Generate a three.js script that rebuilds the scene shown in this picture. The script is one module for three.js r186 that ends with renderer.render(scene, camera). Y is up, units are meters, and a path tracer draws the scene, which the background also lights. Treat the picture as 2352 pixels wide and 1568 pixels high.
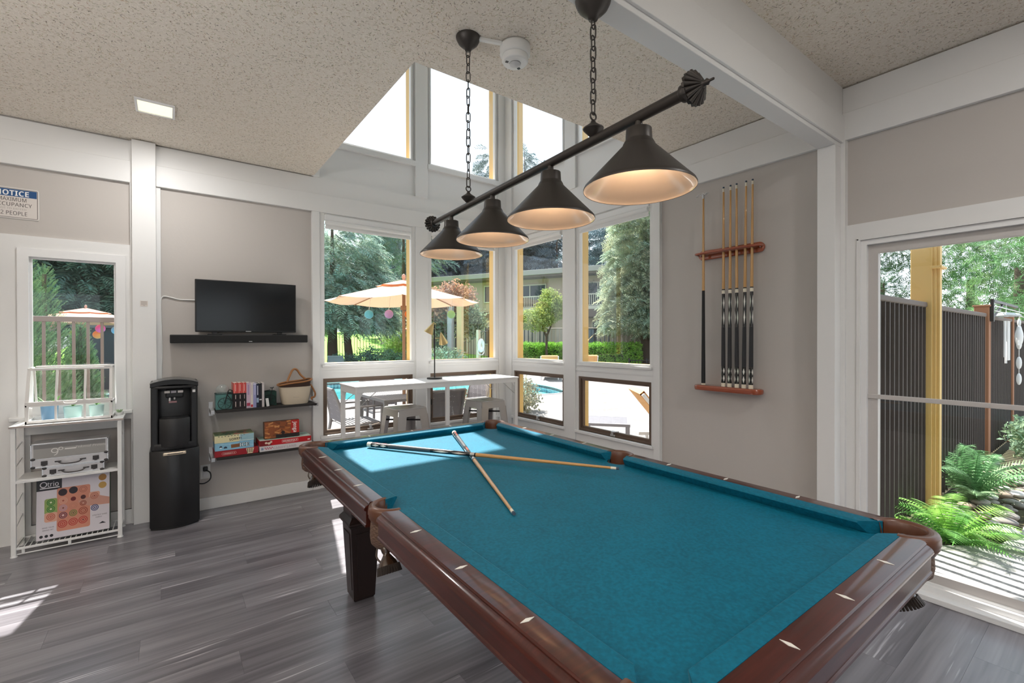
import * as THREE from 'three';
import { RoundedBoxGeometry } from 'three/addons/geometries/RoundedBoxGeometry.js';
import { toCreasedNormals } from 'three/addons/utils/BufferGeometryUtils.js';
import { RectAreaLightUniformsLib } from 'three/addons/lights/RectAreaLightUniformsLib.js';
import { Brush, Evaluator, SUBTRACTION } from 'three-bvh-csg';

// ---------- camera, sky, sun, large lights, exposure ----------
const scene = new THREE.Scene();
const camera = new THREE.PerspectiveCamera(72.86, 2352 / 1568, 0.05, 400);
camera.position.set(-3.289, 1.4, 4.56);
camera.lookAt(-3.289 + Math.sin(0.6388), 1.4 - 0.00514, 4.56 - Math.cos(0.6388));
camera.rotateZ(-0.0017);
const renderer = new THREE.WebGLRenderer({ antialias: true });
renderer.toneMapping = THREE.LinearToneMapping;
renderer.toneMappingExposure = 2.8;
renderer.shadowMap.enabled = true;
RectAreaLightUniformsLib.init();

{ // hazy bright summer sky: paler towards the horizon
  const W = 128, H = 64, d = new Float32Array(W * H * 4);
  for (let y = 0; y < H; y++) {
    const el = Math.sin(((y + 0.5) / H - 0.5) * Math.PI), t = Math.pow(Math.max(0, el), 0.6);
    for (let x = 0; x < W; x++) {
      const o = (y * W + x) * 4, g = el < 0 ? 0.35 : 1;
      d[o] = g * (0.56 - 0.16 * t); d[o + 1] = g * (0.585 - 0.08 * t); d[o + 2] = g * (0.61 + 0.01 * t); d[o + 3] = 1;
    }
  }
  const t = new THREE.DataTexture(d, W, H, THREE.RGBAFormat, THREE.FloatType);
  t.mapping = THREE.EquirectangularReflectionMapping; t.magFilter = THREE.LinearFilter; t.wrapS = THREE.RepeatWrapping; t.needsUpdate = true;
  scene.background = t;
}
const SUN_DIR = new THREE.Vector3(0.2, 1.38, -1).normalize();
const sun = new THREE.DirectionalLight(new THREE.Color(1, 0.95, 0.90), 5.5);
sun.position.copy(SUN_DIR).multiplyScalar(40); sun.castShadow = true; sun.shadow.radius = 1.2;
sun.shadow.mapSize.set(4096, 4096);
Object.assign(sun.shadow.camera, { left: -30, right: 30, top: 30, bottom: -30, near: 1, far: 120 });
scene.add(sun, sun.target);
const PANEL = 48;        // radiance of the recessed ceiling lights, the visible one and added fill
const FILL_UPLIGHT = 46;      // radiance of the unseen torchieres added as fill

// ---------- helpers ----------
const V = (x, y, z) => new THREE.Vector3(x, y, z);
let seed = 12345;
const rnd = () => { seed = (seed * 1664525 + 1013904223) >>> 0; return seed / 4294967296; };
const rr = (a, b) => a + (b - a) * rnd();
const used = new Map();
const numbered = (n) => { const k = used.get(n) || 0; used.set(n, k + 1); return k ? `${n}_${String(k).padStart(3, '0')}` : n; };
function merge(list) {
  list = [].concat(list).map((g) => (g.index ? g.toNonIndexed() : g));
  let n = 0; for (const g of list) n += g.attributes.position.count;
  const p = new Float32Array(n * 3), m = new Float32Array(n * 3), u = new Float32Array(n * 2); let k = 0;
  for (const g of list) {
    const c = g.attributes.position.count;
    if (!g.attributes.normal) g.computeVertexNormals();
    for (let i = 0; i < c; i++) {
      for (let a = 0; a < 3; a++) { p[(k + i) * 3 + a] = g.attributes.position.getComponent(i, a); m[(k + i) * 3 + a] = g.attributes.normal.getComponent(i, a); }
      if (g.attributes.uv) { u[(k + i) * 2] = g.attributes.uv.getX(i); u[(k + i) * 2 + 1] = g.attributes.uv.getY(i); }
    }
    k += c;
  }
  const g = new THREE.BufferGeometry();
  g.setAttribute('position', new THREE.BufferAttribute(p, 3)); g.setAttribute('normal', new THREE.BufferAttribute(m, 3)); g.setAttribute('uv', new THREE.BufferAttribute(u, 2));
  return g;
}
// uv in metres, by the side a face looks to
function metreUV(g, ou = 0, ov = 0) {
  if (g.index) g = g.toNonIndexed();
  const p = g.attributes.position, n = g.attributes.normal, u = new Float32Array(p.count * 2);
  for (let i = 0; i < p.count; i++) {
    const ax = Math.abs(n.getX(i)), ay = Math.abs(n.getY(i)), az = Math.abs(n.getZ(i));
    let a, b;
    if (ay >= ax && ay >= az) { a = p.getX(i); b = p.getZ(i); } else if (ax > az) { a = p.getZ(i); b = p.getY(i); } else { a = p.getX(i); b = p.getY(i); }
    u[i * 2] = a + ou; u[i * 2 + 1] = b + ov;
  }
  g.setAttribute('uv', new THREE.BufferAttribute(u, 2));
  return g;
}
const bb = (x0, x1, y0, y1, z0, z1) => metreUV(new THREE.BoxGeometry(x1 - x0, y1 - y0, z1 - z0).translate((x0 + x1) / 2, (y0 + y1) / 2, (z0 + z1) / 2));
const rb = (x0, x1, y0, y1, z0, z1, r = 0.004, s = 2) => metreUV(new RoundedBoxGeometry(x1 - x0, y1 - y0, z1 - z0, s, Math.min(r, (x1 - x0) * 0.49, (y1 - y0) * 0.49, (z1 - z0) * 0.49)).translate((x0 + x1) / 2, (y0 + y1) / 2, (z0 + z1) / 2));
const cyl = (r0, r1, y0, y1, x = 0, z = 0, s = 24, open = false) => new THREE.CylinderGeometry(r1, r0, y1 - y0, s, 1, open).translate(x, (y0 + y1) / 2, z);
function rod(a, b, r, s = 8, r2 = r) {
  const d = b.clone().sub(a), g = new THREE.CylinderGeometry(r2, r, d.length(), s).translate(0, d.length() / 2, 0);
  g.applyQuaternion(new THREE.Quaternion().setFromUnitVectors(V(0, 1, 0), d.normalize()));
  return g.translate(a.x, a.y, a.z);
}
const lathe = (pts, s = 32, p0 = 0, pl = Math.PI * 2) => new THREE.LatheGeometry(pts.map((p) => new THREE.Vector2(p[0], p[1])), s, p0, pl);
const crease = (g, a = 0.6) => toCreasedNormals(g, a);
const tube = (pts, r, seg = 32, s = 8, closed = false) => new THREE.TubeGeometry(new THREE.CatmullRomCurve3(pts.map((p) => V(...p)), closed), seg, r, s, closed);
const poly = (pts) => { const s = new THREE.Shape(); pts.forEach((p, i) => (i ? s.lineTo(p[0], p[1]) : s.moveTo(p[0], p[1]))); s.closePath(); return s; };
const ext = (shape, depth, bevel = 0, curve = 12) => new THREE.ExtrudeGeometry(shape, { depth: depth - 2 * bevel, bevelEnabled: bevel > 0, bevelSize: bevel, bevelThickness: bevel, bevelOffset: -bevel, bevelSegments: 2, curveSegments: curve }).translate(0, 0, bevel);
function roundRect(w, h, r) {
  const s = new THREE.Shape(), x = -w / 2, y = -h / 2;
  s.moveTo(x + r, y); s.lineTo(x + w - r, y); s.absarc(x + w - r, y + r, r, -Math.PI / 2, 0); s.lineTo(x + w, y + h - r); s.absarc(x + w - r, y + h - r, r, 0, Math.PI / 2);
  s.lineTo(x + r, y + h); s.absarc(x + r, y + h - r, r, Math.PI / 2, Math.PI); s.lineTo(x, y + r); s.absarc(x + r, y + r, r, Math.PI, Math.PI * 1.5);
  return s;
}
// a bar that tapers from one rectangle to another: each [cx, cz, half width x, half width z] at its height
function taper(y0, a, y1, b) {
  const g = new THREE.BoxGeometry(2, 1, 2), p = g.attributes.position;
  for (let i = 0; i < p.count; i++) {
    const top = p.getY(i) > 0, q = top ? b : a;
    p.setXYZ(i, q[0] + p.getX(i) * q[2], top ? y1 : y0, q[1] + p.getZ(i) * q[3]);
  }
  g.computeVertexNormals(); return metreUV(g);
}
function part(name, geo, mat, parent, extra) {
  const m = new THREE.Mesh(Array.isArray(geo) ? merge(geo) : geo, mat); m.name = name; m.castShadow = m.receiveShadow = true;
  if (extra) Object.assign(m.userData, extra);
  parent.add(m); return m;
}
function thing(name, label, category, pos = [0, 0, 0], ry = 0, group) {
  const o = new THREE.Group(); o.name = numbered(name); o.position.set(...pos); o.rotation.y = ry; o.userData = { label, category };
  if (group) o.userData.group = group;
  scene.add(o); return o;
}
function single(name, label, category, geo, mat, pos = [0, 0, 0], ry = 0, group) {
  const m = new THREE.Mesh(Array.isArray(geo) ? merge(geo) : geo, mat); m.name = numbered(name); m.position.set(...pos); m.rotation.y = ry; m.castShadow = m.receiveShadow = true;
  m.userData = { label, category }; if (group) m.userData.group = group;
  scene.add(m); return m;
}
function struct(name, geo, mat, ry = 0) {
  const m = new THREE.Mesh(Array.isArray(geo) ? merge(geo) : geo, mat); m.name = name; m.rotation.y = ry; m.castShadow = m.receiveShadow = true; m.userData = { kind: 'structure' };
  scene.add(m); return m;
}
function structGroup(name, pos = [0, 0, 0], ry = 0) { const o = new THREE.Group(); o.name = name; o.position.set(...pos); o.rotation.y = ry; o.userData = { kind: 'structure' }; scene.add(o); return o; }
function copy(o, label, pos, ry) { const c = o.clone(); c.name = numbered(o.name.replace(/_\d{3}$/, '')); c.userData = { ...o.userData, label }; c.position.set(...pos); if (ry !== undefined) c.rotation.y = ry; scene.add(c); return c; }

// ---------- textures ----------
function canvasTex(w, h, draw, srgb = true) {
  const c = document.createElement('canvas'); c.width = w; c.height = h; draw(c.getContext('2d'), w, h);
  const t = new THREE.CanvasTexture(c); if (srgb) t.colorSpace = THREE.SRGBColorSpace; t.wrapS = t.wrapT = THREE.RepeatWrapping; t.magFilter = THREE.LinearFilter; return t;
}
function dataTex(w, h, f, srgb = true) {
  const d = new Uint8Array(w * h * 4);
  for (let y = 0; y < h; y++) for (let x = 0; x < w; x++) { const c = f(x / w, y / h), o = (y * w + x) * 4; d[o] = c[0]; d[o + 1] = c[1]; d[o + 2] = c[2]; d[o + 3] = 255; }
  const t = new THREE.DataTexture(d, w, h); t.magFilter = THREE.LinearFilter; t.wrapS = t.wrapT = THREE.RepeatWrapping; if (srgb) t.colorSpace = THREE.SRGBColorSpace; t.needsUpdate = true; return t;
}
const hash = (x, y, s) => { let h = (x * 374761393 + y * 668265263 + s * 1442695041) | 0; h = Math.imul(h ^ (h >>> 13), 1274126177); return ((h ^ (h >>> 16)) >>> 0) / 4294967296; };
function vnoise(u, v, nx, ny, s) { // tiles over 0..1
  const x = u * nx, y = v * ny, xi = Math.floor(x), yi = Math.floor(y), fx = x - xi, fy = y - yi, sx = fx * fx * (3 - 2 * fx), sy = fy * fy * (3 - 2 * fy);
  const h = (a, b) => hash(((a % nx) + nx) % nx, ((b % ny) + ny) % ny, s);
  return (h(xi, yi) * (1 - sx) + h(xi + 1, yi) * sx) * (1 - sy) + (h(xi, yi + 1) * (1 - sx) + h(xi + 1, yi + 1) * sx) * sy;
}
const fbm = (u, v, nx, ny, s, oct = 4) => { let a = 0, k = 0.5, t = 0; for (let i = 0; i < oct; i++) { a += k * vnoise(u, v, nx << i, ny << i, s + i * 7); t += k; k *= 0.5; } return a / t; };
const rep = (t, sx, sy = sx) => { const c = t.clone(); c.repeat.set(1 / sx, 1 / sy); c.needsUpdate = true; return c; };
const cl = (x) => Math.max(0, Math.min(255, x));

// ---------- materials ----------
const std = (c, r = 0.6, m = 0, more = {}) => new THREE.MeshPhysicalMaterial({ color: c, roughness: r, metalness: m, ...more });
const hex = (c) => new THREE.Color(c);
const lin = (r, g, b) => new THREE.Color().setRGB(r, g, b);
const paintBump = dataTex(256, 256, (u, v) => { const n = 110 + 70 * fbm(u, v, 24, 24, 3, 3); return [n, n, n]; }, false);
const M = {};
M.white = std(lin(0.78, 0.775, 0.765), 0.45, 0, { bumpMap: rep(paintBump, 0.4), bumpScale: 0.0006 });
M.greige = std(lin(0.53, 0.495, 0.465), 0.75, 0, { bumpMap: rep(paintBump, 0.3), bumpScale: 0.0009 });
M.vinyl = std(lin(0.82, 0.82, 0.82), 0.35);
M.yellow = std(lin(0.74, 0.50, 0.18), 0.55);
M.bronze = std(lin(0.16, 0.11, 0.08), 0.4, 0.3);
M.glass = new THREE.MeshPhysicalMaterial({ color: lin(0.97, 0.985, 0.98), roughness: 0, transmission: 1, thickness: 0, ior: 1.5 });
M.chrome = std(lin(0.62, 0.61, 0.60), 0.32, 0.9);
M.black = std(lin(0.012, 0.012, 0.013), 0.35);
M.blackMatte = std(lin(0.015, 0.015, 0.016), 0.7);
M.whitePlastic = std(lin(0.8, 0.8, 0.78), 0.4);
M.whiteMetal = std(lin(0.80, 0.80, 0.79), 0.35);
const popcorn = canvasTex(1024, 1024, (g, w, h) => {
  g.fillStyle = 'rgb(228,219,206)'; g.fillRect(0, 0, w, h); g.lineCap = 'round';
  for (let i = 0; i < 20000; i++) {
    const x = rr(0, w), y = rr(0, h), a = rr(0, Math.PI * 2), l = rr(2, 11), k = rnd();
    g.strokeStyle = k < 0.3 ? `rgba(${168 + 30 * rnd() | 0},${154 + 26 * rnd() | 0},138,0.7)` : k < 0.36 ? 'rgba(120,106,94,0.7)' : 'rgba(240,233,220,0.9)'; g.lineWidth = rr(1, 3);
    for (const dx of [-w, 0, w]) for (const dy of [-h, 0, h]) { if (x + dx < -20 || x + dx > w + 20 || y + dy < -20 || y + dy > h + 20) continue; g.beginPath(); g.moveTo(x + dx, y + dy); g.lineTo(x + dx + Math.cos(a) * l, y + dy + Math.sin(a) * l); g.stroke(); }
  }
});
M.popcorn = std('#ffffff', 0.95, 0, { map: rep(popcorn, 1.3), bumpMap: rep(popcorn, 1.3), bumpScale: 0.003 });
const plankTex = dataTex(1024, 512, (u, v) => {
  const w = 0.03 * (fbm(u, v, 3, 4, 21, 3) - 0.5), g = fbm(u, v + w, 5, 90, 5, 3), h = fbm(u, v + w, 3, 24, 9, 3), st = fbm(u, v, 10, 160, 15, 2), big = fbm(u, v, 2, 5, 33, 2);
  const pale = Math.max(0, st - 0.66) * 420 * Math.max(0, fbm(u, v, 6, 12, 77, 2) - 0.5) * 5;
  const b = 112 + 34 * (g - 0.5) + 44 * (h - 0.5) + 24 * (big - 0.5) + Math.min(70, pale);
  return [cl(b + 6), cl(b + 3), cl(b + 9)];
});
M.plank = std('#ffffff', 0.32, 0, { clearcoat: 0.35, clearcoatRoughness: 0.22, map: rep(plankTex, 2.4, 1.2), bumpMap: rep(plankTex, 2.4, 1.2), bumpScale: 0.0006 });

// ---------- the room ----------
const CEIL = 2.92;
// boxes over a wall rectangle minus its holes
function cells(u0, u1, v0, v1, holes, mk) {
  const us = [...new Set([u0, u1, ...holes.flatMap((h) => [h[0], h[1]])])].filter((x) => x >= u0 && x <= u1).sort((a, b) => a - b);
  const out = [];
  for (let i = 0; i < us.length - 1; i++) {
    const a = us[i], b = us[i + 1], m = (a + b) / 2;
    const cut = holes.filter((h) => h[0] < m && h[1] > m).sort((p, q) => p[2] - q[2]); let y = v0;
    for (const h of cut) { if (h[2] > y) out.push(mk(a, b, y, Math.min(h[2], v1))); y = Math.max(y, h[3]); }
    if (y < v1) out.push(mk(a, b, y, v1));
  }
  return out;
}
const slab = (z0, z1) => (a, b, y0, y1) => bb(a, b, y0, y1, z0, z1);
const RB = -Math.PI / 2; // wall on the right: local x runs along world z, local z points into the room
const WIN_A = [[-2.121, -1.21], [-1.007, -0.134]], WIN_B = [[0.167, 1.026], [1.242, 2.114]];
const LOW = [0.494, 1.03], MAIN = [1.16, 2.598], UP = [3.288, 4.75], WELL = 4.95;
const holesA = [[-4.118, -3.549, 0.87, 2.033]], holesB = [[3.59, 5.6, 0.03, 1.98]];
for (const [a, b] of WIN_A) for (const r of [LOW, MAIN, UP]) holesA.push([a, b, ...r]);
for (const [a, b] of WIN_B) for (const r of [LOW, MAIN, UP]) holesB.push([a, b, ...r]);
// cores of greige plaster; bays go up into the light well
struct('wall_back', cells(-8, -2.2, -0.1, 3.1, holesA, slab(-0.1, -0.018)), M.greige);
struct('wall_bay_back', cells(-2.2, 0.1, -0.1, WELL, holesA, slab(-0.1, -0.018)), M.white);
struct('wall_right', cells(2.2, 8.5, -0.1, 3.1, holesB, slab(-0.1, -0.018)), M.greige, RB);
struct('wall_bay_right', cells(-0.018, 2.2, -0.1, WELL, holesB, slab(-0.1, -0.018)), M.white, RB);
const addedBackGlass = [[-6.6, -4.4, 0.4, 2.4], [-3.9, -1.7, 0.4, 2.4]];  // unseen windows added behind the camera to bring in fill daylight
struct('wall_front', cells(-8, 0.1, -0.1, 3.1, addedBackGlass, slab(8.4, 8.5)), M.greige);
struct('wall_left', [bb(-8.1, -8, -0.1, 3.1, -0.1, 8.5)], M.greige);
addedBackGlass.forEach(([a, b, c, d], i) => { const w = structGroup(`window_${20 + i}`); part('frame', [bb(a, b, c, c + 0.05, 8.41, 8.47), bb(a, b, d - 0.05, d, 8.41, 8.47), bb(a, a + 0.05, c, d, 8.41, 8.47), bb(b - 0.05, b, c, d, 8.41, 8.47), bb((a + b) / 2 - 0.02, (a + b) / 2 + 0.02, c, d, 8.41, 8.47)], M.vinyl, w); part('pane', new THREE.PlaneGeometry(b - a - 0.08, d - c - 0.08).translate((a + b) / 2, (c + d) / 2, 8.44), M.glass, w); });

// white boards on wall A (back wall)
const t1 = [];
t1.push(...cells(-4.75, -3.507, 0, 2.12, [[-4.118, -3.549, 0.87, 2.033], [-4.06, -3.52, 0.11, 0.8]], slab(-0.018, 0)));      // around the left window
t1.push(bb(-3.363, -3.335, 0, 2.6, -0.018, -0.004));
struct('trim_1', t1, M.white);
struct('trim_2', [rb(-3.507, -3.363, 0, 2.912, -0.018, 0.055, 0.003), bb(-3.52, -3.507, 0, 2.912, -0.018, 0.012)], M.white);                                           // post
struct('trim_3', [rb(-8, -3.507, 2.593, 2.758, -0.018, 0.014, 0.004), rb(-3.363, 0, 2.593, 2.758, -0.018, 0.014, 0.004)], M.white);  // band
struct('trim_4', [bb(-8, -3.507, 2.758, 2.911, -0.018, 0), bb(-3.363, -2.2, 2.758, 2.911, -0.018, 0), bb(-2.2, 0, 2.758, 2.917, -0.018, 0)], M.white);
struct('baseboard_back', [rb(-3.363, -2.218, 0, 0.098, -0.018, 0.012, 0.004), bb(-4.06, -3.52, 0, 0.11, -0.018, -0.004), bb(-8, -4.75, 0, 0.098, -0.018, 0.012)], M.white);
// bay boards, the same on both walls
function bay(n, flip, wins, x0, x1, casing) {
  const holes = []; for (const [a, b] of wins) for (const r of [LOW, MAIN]) holes.push([a, b, ...r]);
  const g = cells(x0, x1, 0, 2.593, holes, slab(-0.018, 0));
  // slim stops that give each opening a stepped edge
  for (const [a, b] of wins) g.push(bb(a - 0.03, b + 0.03, 1.085, 1.105, 0, 0.006));
  struct(`trim_${n}`, g, M.white, flip);
  const m = []; // mullions stand proud and go up into the well
  const gaps = [[x0, wins[0][0]], [wins[0][1], wins[1][0]], [wins[1][1], x1]];
  gaps.forEach(([a, b], i) => {
    const lo = a + (i ? 0.03 : 0.002), hi = b - (i < 2 ? 0.03 : 0.002);
    m.push(rb(lo, hi, 0, 2.593, 0, 0.014, 0.003));
    m.push(rb(lo, hi, 2.917, WELL, -0.018, 0.012, 0.003));
  });
  for (const [a, b] of wins) m.push(rb(a - 0.03, b + 0.03, 3.235, 3.288, -0.018, 0.02, 0.004), bb(a - 0.04, b + 0.04, UP[1], UP[1] + 0.06, -0.018, 0.01));
  struct(`trim_${n + 1}`, m, M.white, flip);
  const s = [];
  for (const [a, b] of wins) s.push(rb(a - 0.03, b + 0.03, 0.468, 0.494, -0.02, 0.03, 0.004), rb(a - 0.01, b + 0.01, 1.135, 1.16, -0.02, 0.016, 0.004));
  struct(`trim_${n + 2}`, s, M.white, flip);
}
bay(5, 0, WIN_A, -2.218, 0);
bay(8, RB, WIN_B, 0, 2.209);
// white boards on wall B
struct('trim_11', [rb(0, 3.404, 2.593, 2.758, -0.018, 0.014, 0.004), rb(3.5, 8.4, 2.593, 2.758, -0.018, 0.014, 0.004)], M.white, RB);
struct('trim_12', [bb(0, 2.2, 2.758, 2.917, -0.018, 0), bb(2.2, 3.404, 2.758, 2.911, -0.018, 0), bb(3.5, 8.4, 2.758, 2.911, -0.018, 0)], M.white, RB);
struct('trim_13', [rb(3.404, 3.5, 0, 2.552, -0.018, 0.114, 0.003), bb(3.5, 3.522, 0, 2.593, -0.018, 0.03), bb(3.38, 3.404, 0, 2.593, -0.018, 0.01)], M.white, RB);    // column
struct('trim_14', [...cells(3.522, 5.7, 0, 2.08, [[3.59, 5.6, 0, 1.98]], slab(-0.018, 0)), rb(3.572, 3.592, 0, 1.99, -0.018, 0.008, 0.002), bb(3.572, 5.62, 1.98, 1.995, -0.018, 0.008)], M.white, RB);   // door casing
struct('baseboard_right', [rb(2.209, 3.38, 0, 0.098, -0.018, 0.012, 0.004)], M.white, RB);
// beam with its fascia boards
struct('trim_15', [rb(-8, 0, 2.552, 2.93, 3.404, 3.5, 0.003), rb(-8, 0, 2.575, 2.74, 3.5, 3.514, 0.003)], M.white);
// ceiling with the square light well
struct('ceiling', cells(-8, 0.1, 0, 8.4, [[-2.2, 0.2, -1, 2.2]], (a, b, c, d) => bb(a, b, CEIL, CEIL + 0.14, c, d)), M.popcorn);
struct('wall_well', [bb(-2.3, -2.2, CEIL + 0.02, WELL, -0.018, 2.3), bb(-2.2, 0, CEIL + 0.02, WELL, 2.2, 2.3)], M.white);
struct('ceiling_well', bb(-2.7, 0.6, WELL, WELL + 0.15, -0.66, 2.5), M.white);
struct('roof', [bb(-8.2, -2.3, 3.06, 3.2, -0.3, 8.8), bb(-2.3, 0.1, 3.06, 3.2, 2.3, 8.8), bb(0.1, 1.17, 2.72, 2.86, 2.32, 8.8)], std(lin(0.3, 0.27, 0.24), 0.9));

// windows
let winNo = 0;
const jamb = (a, b, c, d, z0, z1, t) => [bb(a, a + t, c, d, z0, z1), bb(b - t, b, c, d, z0, z1), bb(a + t, b - t, c, c + t, z0, z1), bb(a + t, b - t, d - t, d, z0, z1)];
function windowUnit(a, b, c, d, ry, kind) {
  const w = structGroup(`window_${++winNo}`, [0, 0, 0], ry);
  if (kind === 'low') {
    part('frame', [...jamb(a, b, c, d, -0.07, -0.012, 0.022), ...jamb(a + 0.02, b - 0.02, c + 0.02, d - 0.02, -0.055, -0.026, 0.022)], M.bronze, w);
    const x = (a + b) / 2;
    part('latch', [rb(x - 0.012, x + 0.012, c + 0.01, c + 0.055, -0.03, 0.005, 0.005), rod(V(x, c + 0.045, 0), V(x + 0.085, c + 0.06, 0.006), 0.006), rb(x - 0.03, x + 0.03, c + 0.004, c + 0.02, -0.026, -0.008, 0.003)], M.chrome, w);
    part('pane', new THREE.PlaneGeometry(b - a - 0.05, d - c - 0.05).translate(x, (c + d) / 2, -0.04), M.glass, w);
  } else {
    const t = kind === 'left' ? 0.055 : 0.016;
    part('frame', [...jamb(a, b, c, d, -0.045, kind === 'left' ? 0.01 : -0.002, t), ...(kind === 'left' ? jamb(a + 0.05, b - 0.05, c + 0.05, d - 0.05, -0.04, -0.02, 0.018) : [])], kind === 'left' ? M.vinyl : M.white, w);
    part('pane', new THREE.PlaneGeometry(b - a - t, d - c - t).translate((a + b) / 2, (c + d) / 2, -0.03), M.glass, w);
  }
  if (kind !== 'left') part('outer_casing', [...jamb(a + 0.001, b - 0.001, c + 0.001, d - 0.001, -0.13, kind === 'low' ? -0.07 : -0.045, 0.014), bb(a - 0.09, a, c - 0.06, d + 0.06, -0.13, -0.1), bb(b, b + 0.09, c - 0.06, d + 0.06, -0.13, -0.1)], M.yellow, w);
  return w;
}
windowUnit(-4.118, -3.549, 0.87, 2.033, 0, 'left');
for (const [wins, ry] of [[WIN_A, 0], [WIN_B, RB]]) for (const [a, b] of wins) { windowUnit(a, b, ...LOW, ry, 'low'); windowUnit(a, b, ...MAIN, ry, 'main'); windowUnit(a, b, ...UP, ry, 'up'); }
struct('trim_16', [rb(-4.16, -3.51, 0.845, 0.87, -0.02, 0.03, 0.004)], M.white);

// sliding door
{
  const d = structGroup('door_1', [0, 0, 0], RB);
  part('frame', [...jamb(3.59, 5.6, 0.03, 1.98, -0.09, -0.005, 0.03)], M.vinyl, d);
  const leaf = (a, b, z) => jamb(a, b, 0.07, 1.952, z - 0.02, z + 0.02, 0.052);
  const grey = std(lin(0.55, 0.52, 0.50), 0.45);
  part('door_leaf', [...leaf(3.615, 4.62, -0.055)], grey, d);
  part('pane', new THREE.PlaneGeometry(0.92, 1.8).translate(4.117, 1.01, -0.055), M.glass, d);
  part('door_leaf', [...leaf(4.58, 5.58, -0.02)], grey, d);
  part('pane', new THREE.PlaneGeometry(0.92, 1.8).translate(5.08, 1.01, -0.02), M.glass, d);
  part('middle_bar', [rb(3.62, 4.62, 1.048, 1.074, -0.035, -0.025, 0.003)], grey, d);
  part('threshold', [rb(3.56, 5.62, 0, 0.032, -0.1, 0.055, 0.005), rb(3.6, 5.6, 0.03, 0.075, -0.075, -0.03, 0.004)], M.vinyl, d);
}

// floor of separate vinyl planks on a slab
{
  const f = structGroup('floor');
  part('slab', [bb(-8, 0.1, -0.14, -0.005, -0.1, 8.5), bb(-8, 0, -0.005, 0, 5.4, 8.4), bb(-8, -5.2, -0.005, 0, 0, 5.4)].map((g) => metreUV(g)), M.plank, f);
  for (let r = 0; r < 30; r++) {
    const z0 = r * 0.18; let x = -5.2 - ((r * 0.43) % 1.22);
    while (x < 0) {
      const a = Math.max(x, -5.2), b = Math.min(x + 1.22, 0);
      if (b - a > 0.03) part('plank', metreUV(new THREE.BoxGeometry(b - a - 0.0007, 0.005, 0.1794).translate((a + b) / 2, -0.0025, z0 + 0.09), rr(0, 2.4), rr(0, 1.2)), M.plank, f);
      x += 1.22;
    }
  }
}
// roller blinds rolled up at the heads of the four tall windows
{
  const fab = std(lin(0.8, 0.8, 0.79), 0.8), where = [[WIN_A[0], 0, 'nearest the wall television'], [WIN_A[1], 0, 'just left of the bay corner'], [WIN_B[0], RB, 'just right of the bay corner'], [WIN_B[1], RB, 'nearest the cue rack']];
  for (const [[a, b], ry, say] of where) {
    const t = thing('roller_blind', `white roller blind rolled up at the window ${say}`, 'blind', [0, 0, 0], ry, 'rolled-up blinds of the bay windows');
    part('cassette', [rb(a + 0.018, b - 0.018, 2.525, 2.58, -0.02, 0.012, 0.008)], M.vinyl, t);
    part('fabric_roll', [new THREE.CylinderGeometry(0.022, 0.022, b - a - 0.06, 20).rotateZ(Math.PI / 2).translate((a + b) / 2, 2.507, 0.0)], fab, t);
    part('hem_bar', [rb(a + 0.025, b - 0.025, 2.447, 2.468, -0.006, 0.008, 0.004), bb(a + 0.028, b - 0.028, 2.465, 2.51, -0.002, 0.001)], fab, t);
  }
}

// ---------- lights of the room and added fill lamps ----------
const glowWarm = new THREE.MeshStandardMaterial({ color: 0xffffff, emissive: lin(1, 0.95, 0.55), emissiveIntensity: 0.32, roughness: 0.5 });
function area(x, y, z, w, h, dir, L, color = lin(1, 0.98, 0.96)) {
  const l = new THREE.RectAreaLight(color, L, w, h); l.position.set(x, y, z); l.lookAt(x + dir[0], y + dir[1], z + dir[2]); scene.add(l); return l;
}
const fitting = (x, z, say, seen) => {
  const t = thing('recessed_ceiling_light', say, 'light', [x, CEIL, z], 0, seen ? undefined : 'added ceiling fill lights behind the camera');
  part('frame', jamb(-0.104, 0.104, -0.104, 0.104, -0.004, 0.012, 0.014).map((g) => g.rotateX(-Math.PI / 2).translate(0, -0.008, 0)), M.vinyl, t);
  part('diffuser', bb(-0.09, 0.09, -0.006, 0.0, -0.09, 0.09), glowWarm, t);
  area(x, CEIL - 0.014, z, 0.178, 0.178, [0, -1, 0], PANEL);
};
fitting(-3.352, 0.728, 'square recessed ceiling light glowing pale yellow above the black water dispenser', true);
for (const [x, z] of [[-5.8, 3.6], [-6.6, 5.6], [-4.6, 5.2], [-3.2, 6.0], [-1.2, 4.9], [-1.4, 6.6], [-5.2, 7.2]]) fitting(x, z, 'square ceiling light added as fill, out of view behind the camera');  // more fittings added out of view to fill the room with light
for (const [x, z] of [[-5.0, 3.3], [-6.4, 2.6], [-5.3, 5.0], [-7.0, 5.6]]) {  // uplights added out of view to brighten the ceiling
  const t = thing('added_uplight', 'tall torchiere added as fill, out of view behind the camera', 'lamp', [x, 0, z], 0, 'added fill torchieres behind the camera');
  part('base', lathe([[0, 0], [0.14, 0], [0.14, 0.015], [0.02, 0.03], [0, 0.03]]), M.black, t);
  part('pole', cyl(0.012, 0.012, 0.02, 1.72), M.black, t);
  part('bowl', lathe([[0.02, 1.7], [0.16, 1.75], [0.22, 1.8], [0.215, 1.805], [0.15, 1.76], [0.02, 1.715]]), M.whiteMetal, t);
  part('added_glow', cyl(0.15, 0.15, 1.772, 1.776), glowWarm, t);
  area(x, 1.82, z, 0.3, 0.3, [0, 1, 0], FILL_UPLIGHT);
}

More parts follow.
